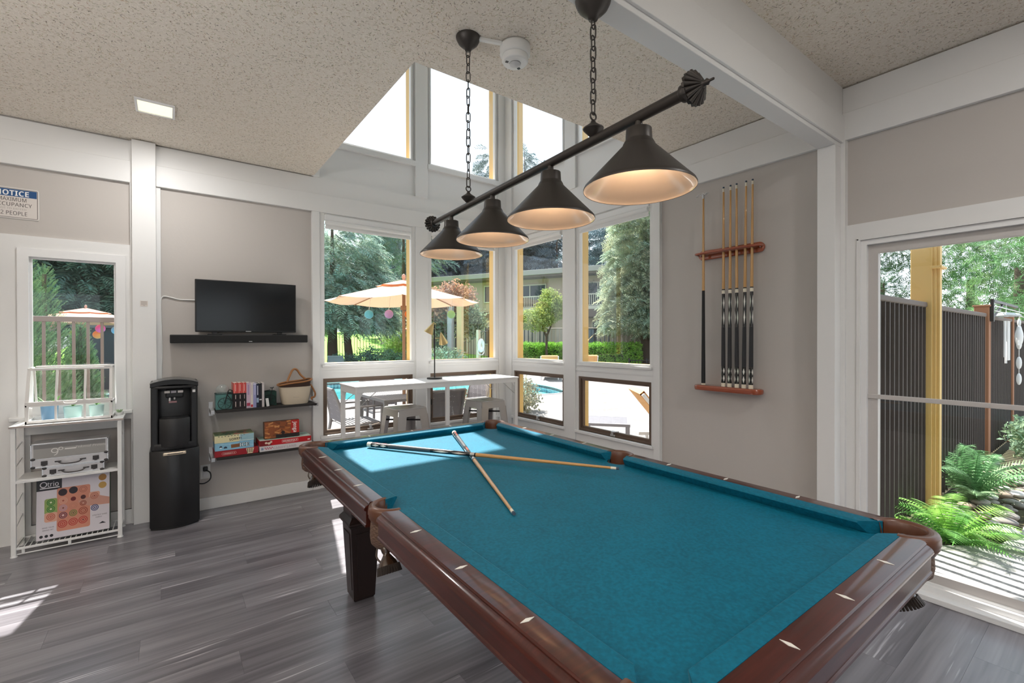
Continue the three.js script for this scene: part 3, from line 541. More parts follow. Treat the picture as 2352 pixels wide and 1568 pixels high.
{ // water dispenser
  const t = thing('water_dispenser', 'tall black floor-standing water dispenser', 'water dispenser', [-3.254, 0, 0.19]);
  const outline = (w, zb, zf, bulge) => { const s = new THREE.Shape(); s.moveTo(-w, -zb); s.lineTo(w, -zb); s.lineTo(w, zf); s.quadraticCurveTo(0, zf + bulge * 2, -w, zf); s.closePath(); return s; };
  const up = (s, y0, y1, b = 0.006) => crease(ext(s, y1 - y0, b, 16).rotateX(Math.PI / 2).translate(0, y1, 0), 0.5);
  const satin = std(lin(0.014, 0.014, 0.015), 0.36), rim = std(lin(0.16, 0.16, 0.16), 0.3, 0.5);
  part('lower_body', up(outline(0.152, 0.16, 0.075, 0.06).clone(), 0.012, 0.58, 0.008), satin, t);
  part('plinth', up(outline(0.146, 0.155, 0.07, 0.058), 0, 0.014, 0.001), M.blackMatte, t);
  // upper housing with the recess: two cheeks, back and hood
  part('housing', [up(outline(0.143, 0.16, 0.0, 0.02), 0.58, 1.085, 0.004), rb(-0.143, -0.098, 0.58, 1.05, -0.04, 0.085, 0.012), rb(0.098, 0.143, 0.58, 1.05, -0.04, 0.085, 0.012), up(outline(0.14, 0.1, 0.078, 0.03), 0.58, 0.63, 0.004)], satin, t);
  const arch = new THREE.Shape(); arch.moveTo(-0.146, 0); arch.lineTo(-0.146, 0.03); arch.quadraticCurveTo(0, 0.085, 0.146, 0.03); arch.lineTo(0.146, 0); arch.quadraticCurveTo(0, 0.036, -0.146, 0);
  part('hood', [ext(arch, 0.25, 0.005, 20).translate(0, 1.045, -0.16), up(outline(0.138, 0.1, 0.08, 0.022), 1.035, 1.055, 0.004)], satin, t);
  const edge = new THREE.Shape(); edge.moveTo(-0.147, 0.028); edge.quadraticCurveTo(0, 0.083, 0.147, 0.028); edge.lineTo(0.147, 0.034); edge.quadraticCurveTo(0, 0.089, -0.147, 0.034); part('top_edge', ext(edge, 0.255, 0.001, 20).translate(0, 1.046, -0.16), rim, t);
  part('drip_bay', [up(outline(0.093, 0.0, 0.088, 0.045), 0.605, 0.815, 0.006)], std(lin(0.022, 0.022, 0.023), 0.42), t);
  part('drip_tray', [up(outline(0.085, 0.0, 0.078, 0.04), 0.812, 0.822, 0.002)], M.black, t);
  part('tap_block', [rb(-0.055, 0.055, 0.965, 1.03, -0.02, 0.07, 0.01)], M.black, t);
  for (const [x, c] of [[-0.045, 0xc9c5c2], [-0.006, 0xaaa6b0], [0.036, 0xd9d3d0]]) part('tap_button', rb(x - 0.017, x + 0.017, 1.0, 1.018, 0.066, 0.076, 0.004), std(c, 0.3), t);
  part('spout', [cyl(0.01, 0.008, 0.94, 0.985, -0.03, 0.055, 12), cyl(0.008, 0.008, 0.95, 0.985, 0.0, 0.058, 12)], M.chrome, t);
  part('warning_label', rb(-0.035, 0.014, 0.922, 0.936, 0.0, 0.026, 0.001), std(lin(0.6, 0.33, 0.34), 0.5), t);
  part('sticker', rb(0.11, 0.128, 1.0, 1.02, 0.0845, 0.0858, 0.0005), M.whitePlastic, t);
  part('grip', [rb(-0.072, 0.068, 0.548, 0.57, 0.122, 0.148, 0.006)], std(lin(0.72, 0.6, 0.45), 0.3, 0.7), t);
  part('grip_slot', rb(-0.045, 0.048, 0.5565, 0.5615, 0.1465, 0.149, 0.001), M.black, t);
  part('door_seam', [rb(0.06, 0.064, 0.2, 0.54, 0.115, 0.1245, 0.0015)], M.blackMatte, t);
}
{ // socket with the dispenser's plug
  const t = thing('wall_socket', 'white double wall socket right of the water dispenser', 'socket', [-3.05, 0.31, -0.018]);
  part('cover', rb(-0.035, 0.035, -0.058, 0.058, 0, 0.006, 0.003), M.whitePlastic, t);
  for (const y of [0.026, -0.026]) part('outlet_face', [rb(-0.017, 0.017, y - 0.018, y + 0.018, 0.005, 0.009, 0.004), bb(-0.008, -0.005, y - 0.006, y + 0.006, 0.0085, 0.0093), bb(0.005, 0.008, y - 0.006, y + 0.006, 0.0085, 0.0093)], M.vinyl, t);
  const p = thing('power_cord', 'black plug and cord in the socket beside the water dispenser', 'cord', [-3.05, 0.31, -0.018]);
  part('plug', rb(-0.016, 0.016, 0.01, 0.046, 0.0095, 0.045, 0.006), M.black, p);
  part('cord', tube([[0, 0.022, 0.04], [0.03, 0.0, 0.06], [0.03, -0.05, 0.07], [-0.01, -0.078, 0.07], [-0.06, -0.07, 0.06], [-0.1, -0.05, 0.05]], 0.005, 40, 8), M.black, p);
}
// ---------- two bracket shelves ----------
const shelfWood = std(lin(0.018, 0.015, 0.013), 0.6);
function bracketShelf(y, z1, say) {
  const t = thing('wall_shelf', say, 'shelf', [-2.6, y, -0.018]);
  part('board', rb(-0.385, 0.376, -0.02, 0, 0, z1, 0.002), shelfWood, t);
  for (const x of [-0.408, 0.376]) part('bracket', [rb(x - 0.017, x + 0.014, -0.065, 0.05, 0, 0.004, 0.001), rb(x - 0.015, x + 0.012, -0.028, 0.003, 0.0, z1, 0.002)], M.chrome, t);
}
bracketShelf(0.832, 0.215, 'upper black shelf on steel brackets holding books and a basket');
bracketShelf(0.458, 0.235, 'lower black shelf on steel brackets holding stacked games');
{ // books
  const spine = (draw) => canvasTex(96, 512, draw);
  const red = spine((g, w, h) => { g.fillStyle = '#170b0c'; g.fillRect(0, 0, w, h); g.fillStyle = '#cf4a44'; g.fillRect(0, 0, w, h * 0.4); g.fillStyle = '#e27a70'; g.fillRect(w * 0.12, 0, w * 0.3, h * 0.4); g.fillStyle = '#c8b9b4'; g.fillRect(w * 0.42, h * 0.46, w * 0.16, h * 0.16); g.fillRect(w * 0.42, h * 0.72, w * 0.18, h * 0.2); g.fillStyle = '#e7d0c8'; g.fillRect(w * 0.46, h * 0.06, w * 0.1, h * 0.26); });
  const plain = (a, b, marks) => spine((g, w, h) => { g.fillStyle = a; g.fillRect(0, 0, w, h); g.fillStyle = b; g.fillRect(w * 0.34, h * 0.08, w * 0.32, h * 0.4); for (const [y, hh, c] of marks) { g.fillStyle = c; g.fillRect(w * 0.1, h * y, w * 0.8, h * hh); } });
  const list = [ // x0, x1, height, spine, label
    [-2.866, -2.8335, 0.213, red, 'red and black book, leftmost of the row', 1], [-2.833, -2.801, 0.213, red, 'red and black book, second from left in the row', 1], [-2.8005, -2.773, 0.212, red, 'red and black book, third from left in the row', 1],
    [-2.7725, -2.742, 0.21, plain('#cbb3c4', '#a892b8', [[0.8, 0.12, '#b5405a']]), 'pale pink and lilac book beside the red ones'], [-2.7415, -2.7235, 0.205, plain('#dcd3cd', '#c8bcc0', [[0.87, 0.1, '#c8303c']]), 'thin white book with a red foot, in the row'],
    [-2.723, -2.7, 0.204, plain('#9a9cc6', '#b9bad6', [[0.02, 0.04, '#dfe0ea']]), 'lavender book in the middle of the row'], [-2.6995, -2.68, 0.197, plain('#101a36', '#d5d8e4', [[0.6, 0.2, '#9fb2c9'], [0.86, 0.08, '#2b2b33']]), 'navy book with pale lettering in the row'],
    [-2.6795, -2.658, 0.199, plain('#16171b', '#2c2d33', [[0.66, 0.05, '#e3e3e3']]), 'black book with one white band in the row'], [-2.6575, -2.6405, 0.203, plain('#cfc6c4', '#e3dddb', []), 'pale grey book at the right end of the row'],
  ];
  const page = std(lin(0.72, 0.68, 0.6), 0.9);
  for (const [a, b, h, tex, lab, grp] of list) {
    const w = b - a, d = 0.14, t = thing('book', lab, 'book', [(a + b) / 2, 0.832, 0.1]);
    part('pages', bb(-w / 2 + 0.0015, w / 2 - 0.0015, 0.001, h - 0.003, -d / 2, d / 2 - 0.004), page, t);
    const cov = std('#ffffff', 0.45, 0, { map: tex });
    const geo = merge([new THREE.BoxGeometry(w, h, 0.003).translate(0, h / 2, d / 2 - 0.0015), new THREE.BoxGeometry(0.0015, h, d - 0.003).translate(-w / 2 + 0.00075, h / 2, -0.0015), new THREE.BoxGeometry(0.0015, h, d - 0.003).translate(w / 2 - 0.00075, h / 2, -0.0015)]);
    part('cover', geo, cov, t);
  }
  // teal cube with a glass dome, bicycle book ends, small card, green card box
  const teal = std(lin(0.10, 0.26, 0.24), 0.35);
  const c = thing('storage_cube', 'teal patterned glass cube at the left end of the upper shelf', 'box', [-2.925, 0.832, 0.075]);
  part('sides', jamb(-0.06, 0.06, -0.06, 0.06, 0, 0.125, 0.004).map((g) => g.rotateX(-Math.PI / 2)), teal, c); part('base', bb(-0.056, 0.056, 0, 0.006, -0.056, 0.056), teal, c); part('rim', jamb(-0.061, 0.061, -0.061, 0.061, 0.12, 0.127, 0.006).map((g) => g.rotateX(-Math.PI / 2)), std(lin(0.02, 0.08, 0.07), 0.4), c);
  single('glass_ball', 'clear glass ball resting in the teal cube', 'ornament', new THREE.SphereGeometry(0.048, 28, 20), std(lin(0.9, 0.95, 0.95), 0.05, 0, { transmission: 0.85, thickness: 0 }), [-2.935, 0.985, 0.075]);
  const wheel = (x, y, z) => { const g = [new THREE.TorusGeometry(0.046, 0.0022, 8, 40).translate(x, y, z)]; for (let i = 0; i < 8; i++) { const a = (i / 8) * Math.PI * 2 + 0.2; g.push(rod(V(x, y, z), V(x + Math.cos(a) * 0.046, y + Math.sin(a) * 0.046, z), 0.0012, 5)); } return g; };
  const b = thing('bicycle_bookend', 'black metal bookend shaped as the front of a bicycle', 'bookend', [0, 0.832, 0.0]);
  part('wheel', wheel(-2.925, 0.0485, 0.155), M.black, b); part('frame', [rod(V(-2.925, 0.05, 0.155), V(-2.9, 0.148, 0.155), 0.004), rod(V(-2.907, 0.12, 0.155), V(-2.87, 0.06, 0.155), 0.003), rod(V(-2.905, 0.13, 0.155), V(-2.87, 0.125, 0.155), 0.003), tube([[-2.9, 0.148, 0.155], [-2.893, 0.158, 0.157], [-2.876, 0.153, 0.16], [-2.868, 0.146, 0.16]], 0.0035, 12, 6), bb(-2.872, -2.868, 0, 0.14, 0.07, 0.165)], M.black, b);
  const b2 = thing('bicycle_bookend', 'black metal bookend shaped as the back of a bicycle', 'bookend', [0, 0.832, 0.0]);
  part('wheel', wheel(-2.59, 0.0485, 0.125), M.black, b2); part('frame', [bb(-2.639, -2.635, 0, 0.14, 0.04, 0.14), rod(V(-2.635, 0.128, 0.125), V(-2.585, 0.136, 0.125), 0.003), rod(V(-2.59, 0.05, 0.125), V(-2.572, 0.15, 0.125), 0.003), tube([[-2.59, 0.152, 0.125], [-2.572, 0.152, 0.125], [-2.56, 0.157, 0.125]], 0.004, 10, 6)], M.black, b2);
  const gb = thing('card_box', 'dark green glass box right of the books', 'box', [-2.588, 0.832, 0.07]); part('sides', jamb(-0.05, 0.05, -0.045, 0.045, 0, 0.12, 0.004).map((g) => g.rotateX(-Math.PI / 2)), std(lin(0.012, 0.05, 0.035), 0.3), gb); part('base', bb(-0.046, 0.046, 0, 0.006, -0.041, 0.041), M.black, gb);
  const pack = single('card_pack', 'small white pack of cards leaning on the dark green box', 'cards', rb(-0.011, 0.011, 0, 0.068, -0.006, 0.006, 0.002), M.whitePlastic, [-2.612, 0.833, 0.165]); pack.rotation.z = 0.12;
}
{ // cream basket with leather handle
  const cream = std(lin(0.72, 0.62, 0.47), 0.5), tan = std(lin(0.33, 0.14, 0.045), 0.5);
  const t = thing('basket', 'cream basket with a brown leather rim and strap on the upper shelf', 'basket', [-2.388, 0.832, 0.1]);
  const ov = (w, d, y, th = 0) => { const p = []; for (let i = 0; i < 36; i++) { const a = (i / 36) * Math.PI * 2, c = Math.cos(a), s = Math.sin(a); p.push([Math.sign(c) * Math.pow(Math.abs(c), 0.6) * w, y + th * c, Math.sign(s) * Math.pow(Math.abs(s), 0.6) * d]); } return p; };
  const shell = (rows) => { const p = []; for (let k = 0; k < rows.length - 1; k++) { const A = rows[k], B = rows[k + 1]; for (let i = 0; i < 36; i++) { const j = (i + 1) % 36; p.push(...A[i], ...B[j], ...B[i], ...A[i], ...A[j], ...B[j]); } } const g = new THREE.BufferGeometry(); g.setAttribute('position', new THREE.Float32BufferAttribute(p, 3)); g.computeVertexNormals(); return metreUV(crease(g, 0.8)); };
  part('body', shell([ov(0.0, 0.0, 0.002), ov(0.1, 0.066, 0.0), ov(0.108, 0.07, 0.01), ov(0.127, 0.082, 0.14), ov(0.131, 0.085, 0.152), ov(0.125, 0.08, 0.152), ov(0.104, 0.066, 0.012), ov(0, 0, 0.01)]), cream, t);
  part('rim', [tube(ov(0.136, 0.088, 0.19, 0.022), 0.008, 90, 8, true)], tan, t);
  part('lining', shell([ov(0.122, 0.078, 0.146), ov(0.13, 0.083, 0.187, 0.02), ov(0.1, 0.06, 0.16, 0.01), ov(0, 0, 0.15)]), std(lin(0.06, 0.03, 0.02), 0.8), t);
  part('handle', [tube([[-0.075, 0.195, 0.06], [-0.05, 0.245, 0.035], [-0.02, 0.296, 0.01], [0.0, 0.305, 0.0], [0.02, 0.296, -0.005], [0.05, 0.25, 0.0], [0.085, 0.212, 0.03]], 0.009, 40, 8)], tan, t);
  part('strap', [tube([[0.132, 0.16, 0.0], [0.15, 0.12, 0.02], [0.165, 0.075, 0.03], [0.155, 0.05, 0.04], [0.13, 0.045, 0.04], [0.135, 0.03, 0.05]], 0.008, 40, 8)], tan, t);
  single('ball', 'dark green ball lying in the cream basket', 'ball', new THREE.SphereGeometry(0.032, 24, 16), std(lin(0.02, 0.12, 0.08), 0.25), [-2.302, 0.998, 0.118]);
  part('label_patch', rb(-0.03, 0.02, 0.06, 0.064, 0.0775, 0.0795, 0.0005), std(lin(0.5, 0.42, 0.33), 0.6), t);
}
// ---------- boxed games ----------
function gameBox(name, label, x0, x1, y0, y1, z1, d, sideTex, topC, groundC) {
  const t = thing(name, label, 'board game', [(x0 + x1) / 2, y0, z1 - d / 2]), w = x1 - x0, h = y1 - y0;
  part('box', [rb(-w / 2, w / 2, 0, h, -d / 2, d / 2, 0.002)], std(groundC, 0.5), t);
  const [g, m] = plate(w - 0.003, h - 0.002, sideTex, 0.0008); part('front_print', g.translate(0, h / 2, d / 2 + 0.0004), m, t);
  part('lid_print', new THREE.BoxGeometry(w - 0.004, 0.0008, d - 0.004).translate(0, h + 0.0004, 0), std('#ffffff', 0.45, 0, { map: topC }), t);
  return t;
}
{
  const patch = (a, b, c) => canvasTex(256, 128, (g, w, h) => { g.fillStyle = a; g.fillRect(0, 0, w, h); for (let i = 0; i < 14; i++) { g.fillStyle = i % 2 ? b : c; g.beginPath(); g.ellipse(rr(0, w), rr(0, h), rr(10, 40), rr(6, 26), rr(0, 3), 0, 7); g.fill(); } });
  const word = (w, h, f) => canvasTex(w, h, f);
  const Y = [0.4585, 0.5075, 0.5695, 0.6275];
  gameBox('game_box', 'flat red game box at the bottom of the left stack', -2.999, -2.69, Y[0], Y[1], 0.2, 0.2, word(768, 128, (g, w, h) => { g.fillStyle = '#9c1d27'; g.fillRect(0, 0, w, h); g.strokeStyle = '#e2b9b2'; g.lineWidth = 5; g.beginPath(); g.roundRect(120, 40, 250, 48, 24); g.stroke(); g.fillStyle = '#e7cfc4'; fit(g, 'CONNECT 4', 245, 66, 200, 40); g.fillStyle = '#e8ddb9'; g.beginPath(); g.moveTo(545, 6); g.lineTo(690, 6); g.lineTo(665, 122); g.lineTo(570, 122); g.fill(); g.fillStyle = '#5b3a24'; for (let i = 0; i < 9; i++) { g.beginPath(); g.arc(575 + (i % 3) * 38, 30 + (i / 3 | 0) * 30, 12, 0, 7); g.fill(); } }), patch('#b82832', '#d8625a', '#8a1820'), lin(0.3, 0.02, 0.03));
  gameBox('game_box', 'light blue game box in the middle of the left stack', -2.997, -2.724, Y[1] + 0.001, Y[2], 0.2, 0.2, word(768, 176, (g, w, h) => { g.fillStyle = '#8dc3dd'; g.fillRect(0, 0, w, h); g.fillStyle = '#b5dceb'; for (let i = 0; i < 6; i++) g.fillRect(i * 150 - 30, 10 + i * 22, 200, 8); g.save(); g.translate(390, 95); g.rotate(-0.04); g.fillStyle = '#8a5a34'; g.fillRect(-80, -44, 170, 84); g.fillStyle = '#6c4324'; g.fillRect(-80, -4, 170, 8); g.restore(); g.strokeStyle = '#17333f'; g.lineWidth = 16; g.fillStyle = '#eef7fa'; font(g, 118, 'serif'); g.strokeText('ICE', 575, 84); g.fillText('ICE', 575, 84); g.fillStyle = '#23334c'; for (const [x, y, r] of [[110, 92, 28], [200, 120, 34]]) { g.beginPath(); g.arc(x, y, r, Math.PI, 0); g.fill(); g.fillRect(x - r, y, r * 2, 12); } g.fillStyle = '#e9f3f6'; g.fillRect(92, 100, 36, 30); }), patch('#9fcbe0', '#cde6f0', '#6aa8c8'), lin(0.3, 0.55, 0.68));
  gameBox('game_box', 'cream and blue striped game box on top of the left stack', -2.999, -2.722, Y[2] + 0.001, Y[3], 0.2, 0.2, word(768, 160, (g, w, h) => { g.fillStyle = '#e8e0b2'; g.fillRect(0, 0, w, h); g.fillStyle = '#bcd6da'; g.fillRect(w * 0.62, 0, w * 0.4, h); g.strokeStyle = '#5aa0b8'; g.lineWidth = 12; for (let i = 0; i < 5; i++) { g.beginPath(); g.moveTo(w * 0.66, 20 + i * 26); g.lineTo(w, 4 + i * 30); g.stroke(); } g.fillStyle = '#1f2326'; g.save(); g.translate(400, 96); g.rotate(-0.06); fit(g, 'SORRY!', 0, 0, 250, 76); g.restore(); for (let i = 0; i < 9; i++) g.fillRect(60 + i * 62, 8 + (i % 2) * 6, 34, 12); }), patch('#7d8f62', '#3e6b46', '#a8705c'), lin(0.75, 0.7, 0.48));
  gameBox('game_box', 'long white game box under the red one on the lower shelf', -2.682, -2.272, 0.459, 0.503, 0.205, 0.205, word(1024, 112, (g, w, h) => { g.fillStyle = '#dad5d6'; g.fillRect(0, 0, w, h); g.fillStyle = '#b9aab2'; fit(g, 'CANDY LAND', 480, 60, 460, 74); g.fillStyle = '#c25a70'; for (let i = 0; i < 7; i++) { g.beginPath(); g.arc(100 + i * 22, 40 + (i % 2) * 24, 13, 0, 7); g.fill(); } g.fillStyle = '#8a97b4'; g.fillRect(24, 30, 44, 50); }), patch('#e4e0e2', '#c9b8c4', '#b3d0d6'), lin(0.7, 0.68, 0.68));
  gameBox('game_box', 'long bright red game box lying on the white one', -2.682, -2.276, 0.504, 0.55, 0.205, 0.205, word(1024, 128, (g, w, h) => { g.fillStyle = '#c3141d'; g.fillRect(0, 0, w, h); g.fillStyle = '#7f1418'; g.fillRect(0, 0, 220, h); g.fillStyle = '#e6d5bf'; for (const [x, y, r] of [[120, 60, 26], [175, 74, 30], [215, 44, 24]]) { g.beginPath(); g.arc(x, y, r, 0, 7); g.fill(); } g.fillStyle = '#c3141d'; g.strokeStyle = '#f0dcd8'; g.lineWidth = 5; g.strokeRect(430, 28, 320, 58); g.fillStyle = '#f5e9e6'; fit(g, 'MONOPOLY', 590, 59, 290, 54); g.fillStyle = '#e2a9a4'; g.fillRect(500, 98, 180, 9); g.fillStyle = '#f1e3e0'; g.fillRect(950, 70, 50, 26); }), patch('#b9d8cc', '#8fc4b2', '#cfe4da'), lin(0.5, 0.02, 0.025));
  const j = gameBox('game_box', 'wooden block game box tilted up on the long red box', -2.64, -2.366, 0.5515, 0.695, 0.175, 0.07, word(768, 400, (g, w, h) => { g.fillStyle = '#8a4a22'; g.fillRect(0, 0, w, h); for (let i = 0; i < 40; i++) { g.fillStyle = ['#b06a34', '#9a5526', '#c98a50', '#6e3a1c'][i % 4]; g.save(); g.translate(rr(0, 560), rr(0, h)); g.rotate(rr(-0.5, 0.5)); g.fillRect(-50, -16, 110, 32); g.restore(); } g.fillStyle = '#b8231c'; g.fillRect(580, 0, 188, h); g.fillStyle = '#1c1310'; g.fillRect(240, 318, 528, 82); g.fillStyle = '#2a1712'; g.beginPath(); g.arc(400, 280, 42, 0, 7); g.fill(); g.fillStyle = '#f3ece8'; g.save(); g.translate(676, 180); g.rotate(Math.PI / 2); fit(g, 'Jenga', 0, 0, 260, 118); g.restore(); }), patch('#6e3a1c', '#a05c2c', '#4b2612'), lin(0.12, 0.05, 0.025));
  j.rotation.x = -0.1;
}
// ---------- white metal rack under the left window ----------
{
  const t = thing('storage_rack', 'white metal storage rack under the left window', 'rack', [-3.833, 0, 0]);
  const w = 0.262, zf = 0.258, zb = 0.03;
  for (const x of [-w, w]) for (const z of [zb, zf]) part('leg', [rb(x - 0.012, x + 0.012, 0.01, 0.83, z - 0.012, z + 0.012, 0.002), cyl(0.018, 0.012, 0, 0.014, x, z, 14)], M.whiteMetal, t);
  part('top_board', rb(-w - 0.017, w + 0.02, 0.83, 0.845, -0.015, zf + 0.02, 0.002), M.whiteMetal, t);
  part('top_edge', bb(-w - 0.0172, w + 0.0202, 0.832, 0.843, zf + 0.0185, zf + 0.0206), std(lin(0.42, 0.36, 0.33), 0.5), t);
  part('top_rail', [rb(-w, w, 0.745, 0.83, zb - 0.01, zb - 0.004, 0.001)], M.whiteMetal, t);
  part('middle_shelf', [rb(-w + 0.01, w - 0.01, 0.471, 0.489, 0.02, zf + 0.008, 0.002)], M.whiteMetal, t);
  part('bottom_frame', [rb(-w, w, 0.042, 0.056, zf - 0.006, zf + 0.006, 0.002), rb(-w, w, 0.042, 0.056, zb - 0.006, zb + 0.006, 0.002), rb(-w - 0.006, -w + 0.006, 0.042, 0.056, zb, zf, 0.002), rb(w - 0.006, w + 0.006, 0.042, 0.056, zb, zf, 0.002), rod(V(-w, 0.014, zf), V(w, 0.014, zf), 0.004), rb(-0.008, 0.008, 0.014, 0.05, zf - 0.005, zf + 0.005, 0.001), rb(-w + 0.035, -w + 0.05, 0.014, 0.05, zf - 0.005, zf + 0.005, 0.001)], M.whiteMetal, t);
  for (let i = 0; i < 19; i++) { const x = -w + 0.014 + i * (2 * w - 0.028) / 18; part('wire', rod(V(x, 0.05, zb), V(x, 0.05, zf), 0.0028, 6), M.whiteMetal, t); }
  for (const x of [-w, w]) for (const [y0, y1] of [[0.16, 0.22], [0.3, 0.36], [0.56, 0.6], [0.67, 0.71]]) part('side_brace', rod(V(x, y0, zf), V(x, y1, zb), 0.004, 6), M.whiteMetal, t);
}
{ // aluminium cases
  const alu = std(lin(0.62, 0.60, 0.60), 0.38, 0.55), edge = std(lin(0.78, 0.78, 0.78), 0.25, 0.8), dark = std(lin(0.06, 0.055, 0.055), 0.4, 0.4);
  const big = canvasTex(1024, 300, (g, w, h) => { g.fillStyle = '#9b9996'; g.fillRect(0, 0, w, h); g.fillStyle = '#7e7c7c'; g.fillRect(0, 0, w, 90); g.strokeStyle = '#d8d6d3'; g.lineWidth = 16; g.beginPath(); g.arc(290, 150, 44, 0, 7); g.moveTo(334, 150); g.quadraticCurveTo(334, 236, 280, 250); g.stroke(); g.lineWidth = 12; g.beginPath(); g.arc(375, 118, 28, 0, 7); g.stroke(); g.fillStyle = '#d8d6d3'; g.fillRect(430, 122, 160, 26); g.fillStyle = '#cfcdca'; font(g, 64, 'serif', 'italic'); g.fillText('Tekmul Pround', 810, 116); });
  const mk = (label, x0, x1, y0, y1, z1, d, lid) => {
    const w = x1 - x0, h = y1 - y0, t = thing('aluminium_case', label, 'case', [(x0 + x1) / 2, y0, z1 - d / 2]);
    part('shell', rb(-w / 2, w / 2, 0, h, -d / 2, d / 2, 0.006), alu, t);
    const e = []; for (const y of [0.004, h - 0.004]) e.push(rb(-w / 2 - 0.001, w / 2 + 0.001, y - 0.004, y + 0.004, d / 2 - 0.004, d / 2 + 0.002, 0.001)); for (const x of [-w / 2, w / 2 - 0.008]) e.push(rb(x, x + 0.008, 0, h, d / 2 - 0.004, d / 2 + 0.002, 0.001)); part('edging', e, edge, t);
    for (const x of [-w / 2 + 0.012, w / 2 - 0.012]) for (const y of [0.006, lid ? 0.06 : h - 0.006]) part('corner_guard', new THREE.SphereGeometry(0.013, 12, 8).scale(1, 0.7, 0.5).translate(x, y, d / 2), dark, t);
    for (const x of [-w * 0.33, w * 0.33]) part('latch', [rb(x - 0.016, x + 0.016, 0.016, 0.044, d / 2, d / 2 + 0.006, 0.002), rb(x - 0.008, x + 0.008, 0.012, 0.02, d / 2 + 0.003, d / 2 + 0.01, 0.002)], dark, t);
    part('handle', [tube([[-0.062, 0.032, d / 2], [-0.06, 0.034, d / 2 + 0.018], [-0.04, 0.02, d / 2 + 0.024], [0.04, 0.02, d / 2 + 0.024], [0.06, 0.034, d / 2 + 0.018], [0.062, 0.032, d / 2]], 0.004, 30, 6), rb(-0.078, -0.046, 0.028, 0.036, d / 2, d / 2 + 0.006, 0.002), rb(0.046, 0.078, 0.028, 0.036, d / 2, d / 2 + 0.006, 0.002)], dark, t);
    if (lid) { const [g, m] = plate(w - 0.03, h - 0.068, big, 0.001); part('printed_panel', g.translate(0, 0.06 + (h - 0.068) / 2, d / 2 + 0.0008), m, t); part('seam', bb(-w / 2, w / 2, 0.057, 0.06, d / 2, d / 2 + 0.0016), edge, t); }
    return t;
  };
  mk('smaller aluminium case under the printed one on the white rack', -3.967, -3.655, 0.49, 0.552, 0.245, 0.2, false);
  mk('larger aluminium case with a printed lid, lying on the smaller one', -4.02, -3.633, 0.553, 0.715, 0.25, 0.15, true);
}
{ // board game leaning below
  const tex = canvasTex(768, 768, (g, w, h) => {
    g.fillStyle = '#d9d3da'; g.fillRect(0, 0, w, h); g.fillStyle = '#120a10'; g.fillRect(0, 0, 255, 140);
    g.strokeStyle = '#f2eef0'; g.lineWidth = 10; g.beginPath(); g.arc(68, 62, 32, 0, 7); g.stroke(); g.fillStyle = '#f2eef0'; fit(g, 'trio', 165, 64, 120, 84, 'sans-serif', ''); g.fillRect(32, 104, 200, 12);
    g.fillStyle = '#d08a72'; g.beginPath(); g.roundRect(205, 130, 350, 560, 24); g.fill(); g.fillStyle = '#8fa45a'; g.beginPath(); g.roundRect(80, 250, 130, 200, 24); g.fill(); g.fillStyle = '#dca58e'; g.beginPath(); g.roundRect(80, 430, 130, 120, 24); g.fill(); g.beginPath(); g.roundRect(540, 240, 120, 110, 24); g.fill();
    g.fillStyle = '#c99583'; g.beginPath(); g.moveTo(430, 330); g.lineTo(620, 285); g.lineTo(768, 340); g.lineTo(768, 430); g.lineTo(540, 420); g.lineTo(430, 352); g.fill();
    const ring = (x, y, r, c, dot) => { g.strokeStyle = c; g.lineWidth = r * 0.24; for (const k of [1, 0.58]) { g.beginPath(); g.arc(x, y, r * k, 0, 7); g.stroke(); } if (dot) { g.fillStyle = dot; g.beginPath(); g.arc(x, y, r * 0.24, 0, 7); g.fill(); } };
    const disc = (x, y, r, c) => { g.fillStyle = c; g.beginPath(); g.arc(x, y, r, 0, 7); g.fill(); };
    ring(145, 300, 38, '#2f7a2a', '#e6ecd2'); ring(145, 385, 38, '#2f7a2a', '#e6ecd2'); ring(145, 485, 40, '#c06048', '#b04030');
    disc(265, 190, 46, '#2a1018'); disc(375, 180, 46, '#20121c'); ring(480, 185, 40, '#b8705a'); ring(600, 295, 40, '#b8705a', '#8a3a2a'); ring(270, 300, 40, '#d8a08a', '#a05040'); disc(375, 295, 28, '#6e1612'); disc(480, 290, 28, '#4a120e');
    ring(270, 395, 38, '#b898a8', '#5a4048'); ring(375, 385, 40, '#c8846c'); ring(480, 370, 32, '#8a3a22'); ring(270, 490, 38, '#5a2a44', '#e0d0d8'); ring(375, 480, 38, '#667a30', '#3a5a1a'); ring(480, 470, 44, '#a04a30', '#b8705a'); ring(605, 455, 38, '#1e2c66', '#1e2c66');
    ring(265, 600, 44, '#b8382a', '#b8382a'); ring(375, 595, 44, '#b8382a', '#b8382a'); ring(480, 590, 44, '#b8382a', '#7a1a14'); disc(690, 60, 44, '#a8762c'); disc(690, 165, 44, '#b8924a');
    g.fillStyle = '#57505a'; font(g, 22, 'sans-serif', ''); g.fillText('MAKE YOUR', 118, 618); g.fillText('BRAND SET', 118, 650); g.fillText('STRATEGY GAME', 660, 560); g.fillText('FAMILY', 650, 590); for (let i = 0; i < 3; i++) disc(50 + i * 52, 724, 18, '#1b161c'); g.fillStyle = '#1b161c'; g.beginPath(); g.moveTo(650, 680); g.lineTo(690, 655); g.lineTo(730, 682); g.fill();
  });
  const t = thing('game_box', 'large square white game box with coloured rings, leaning in the white rack', 'board game', [-3.815, 0.057, 0.208]);
  part('box', rb(-0.19, 0.184, 0, 0.4, -0.055, 0, 0.003), std(lin(0.1, 0.16, 0.1), 0.5), t);
  const [g, m] = plate(0.37, 0.396, tex, 0.0008, 0.3); part('front_print', g.translate(-0.003, 0.2, 0.0006), m, t);
  t.rotation.x = -0.09;
}
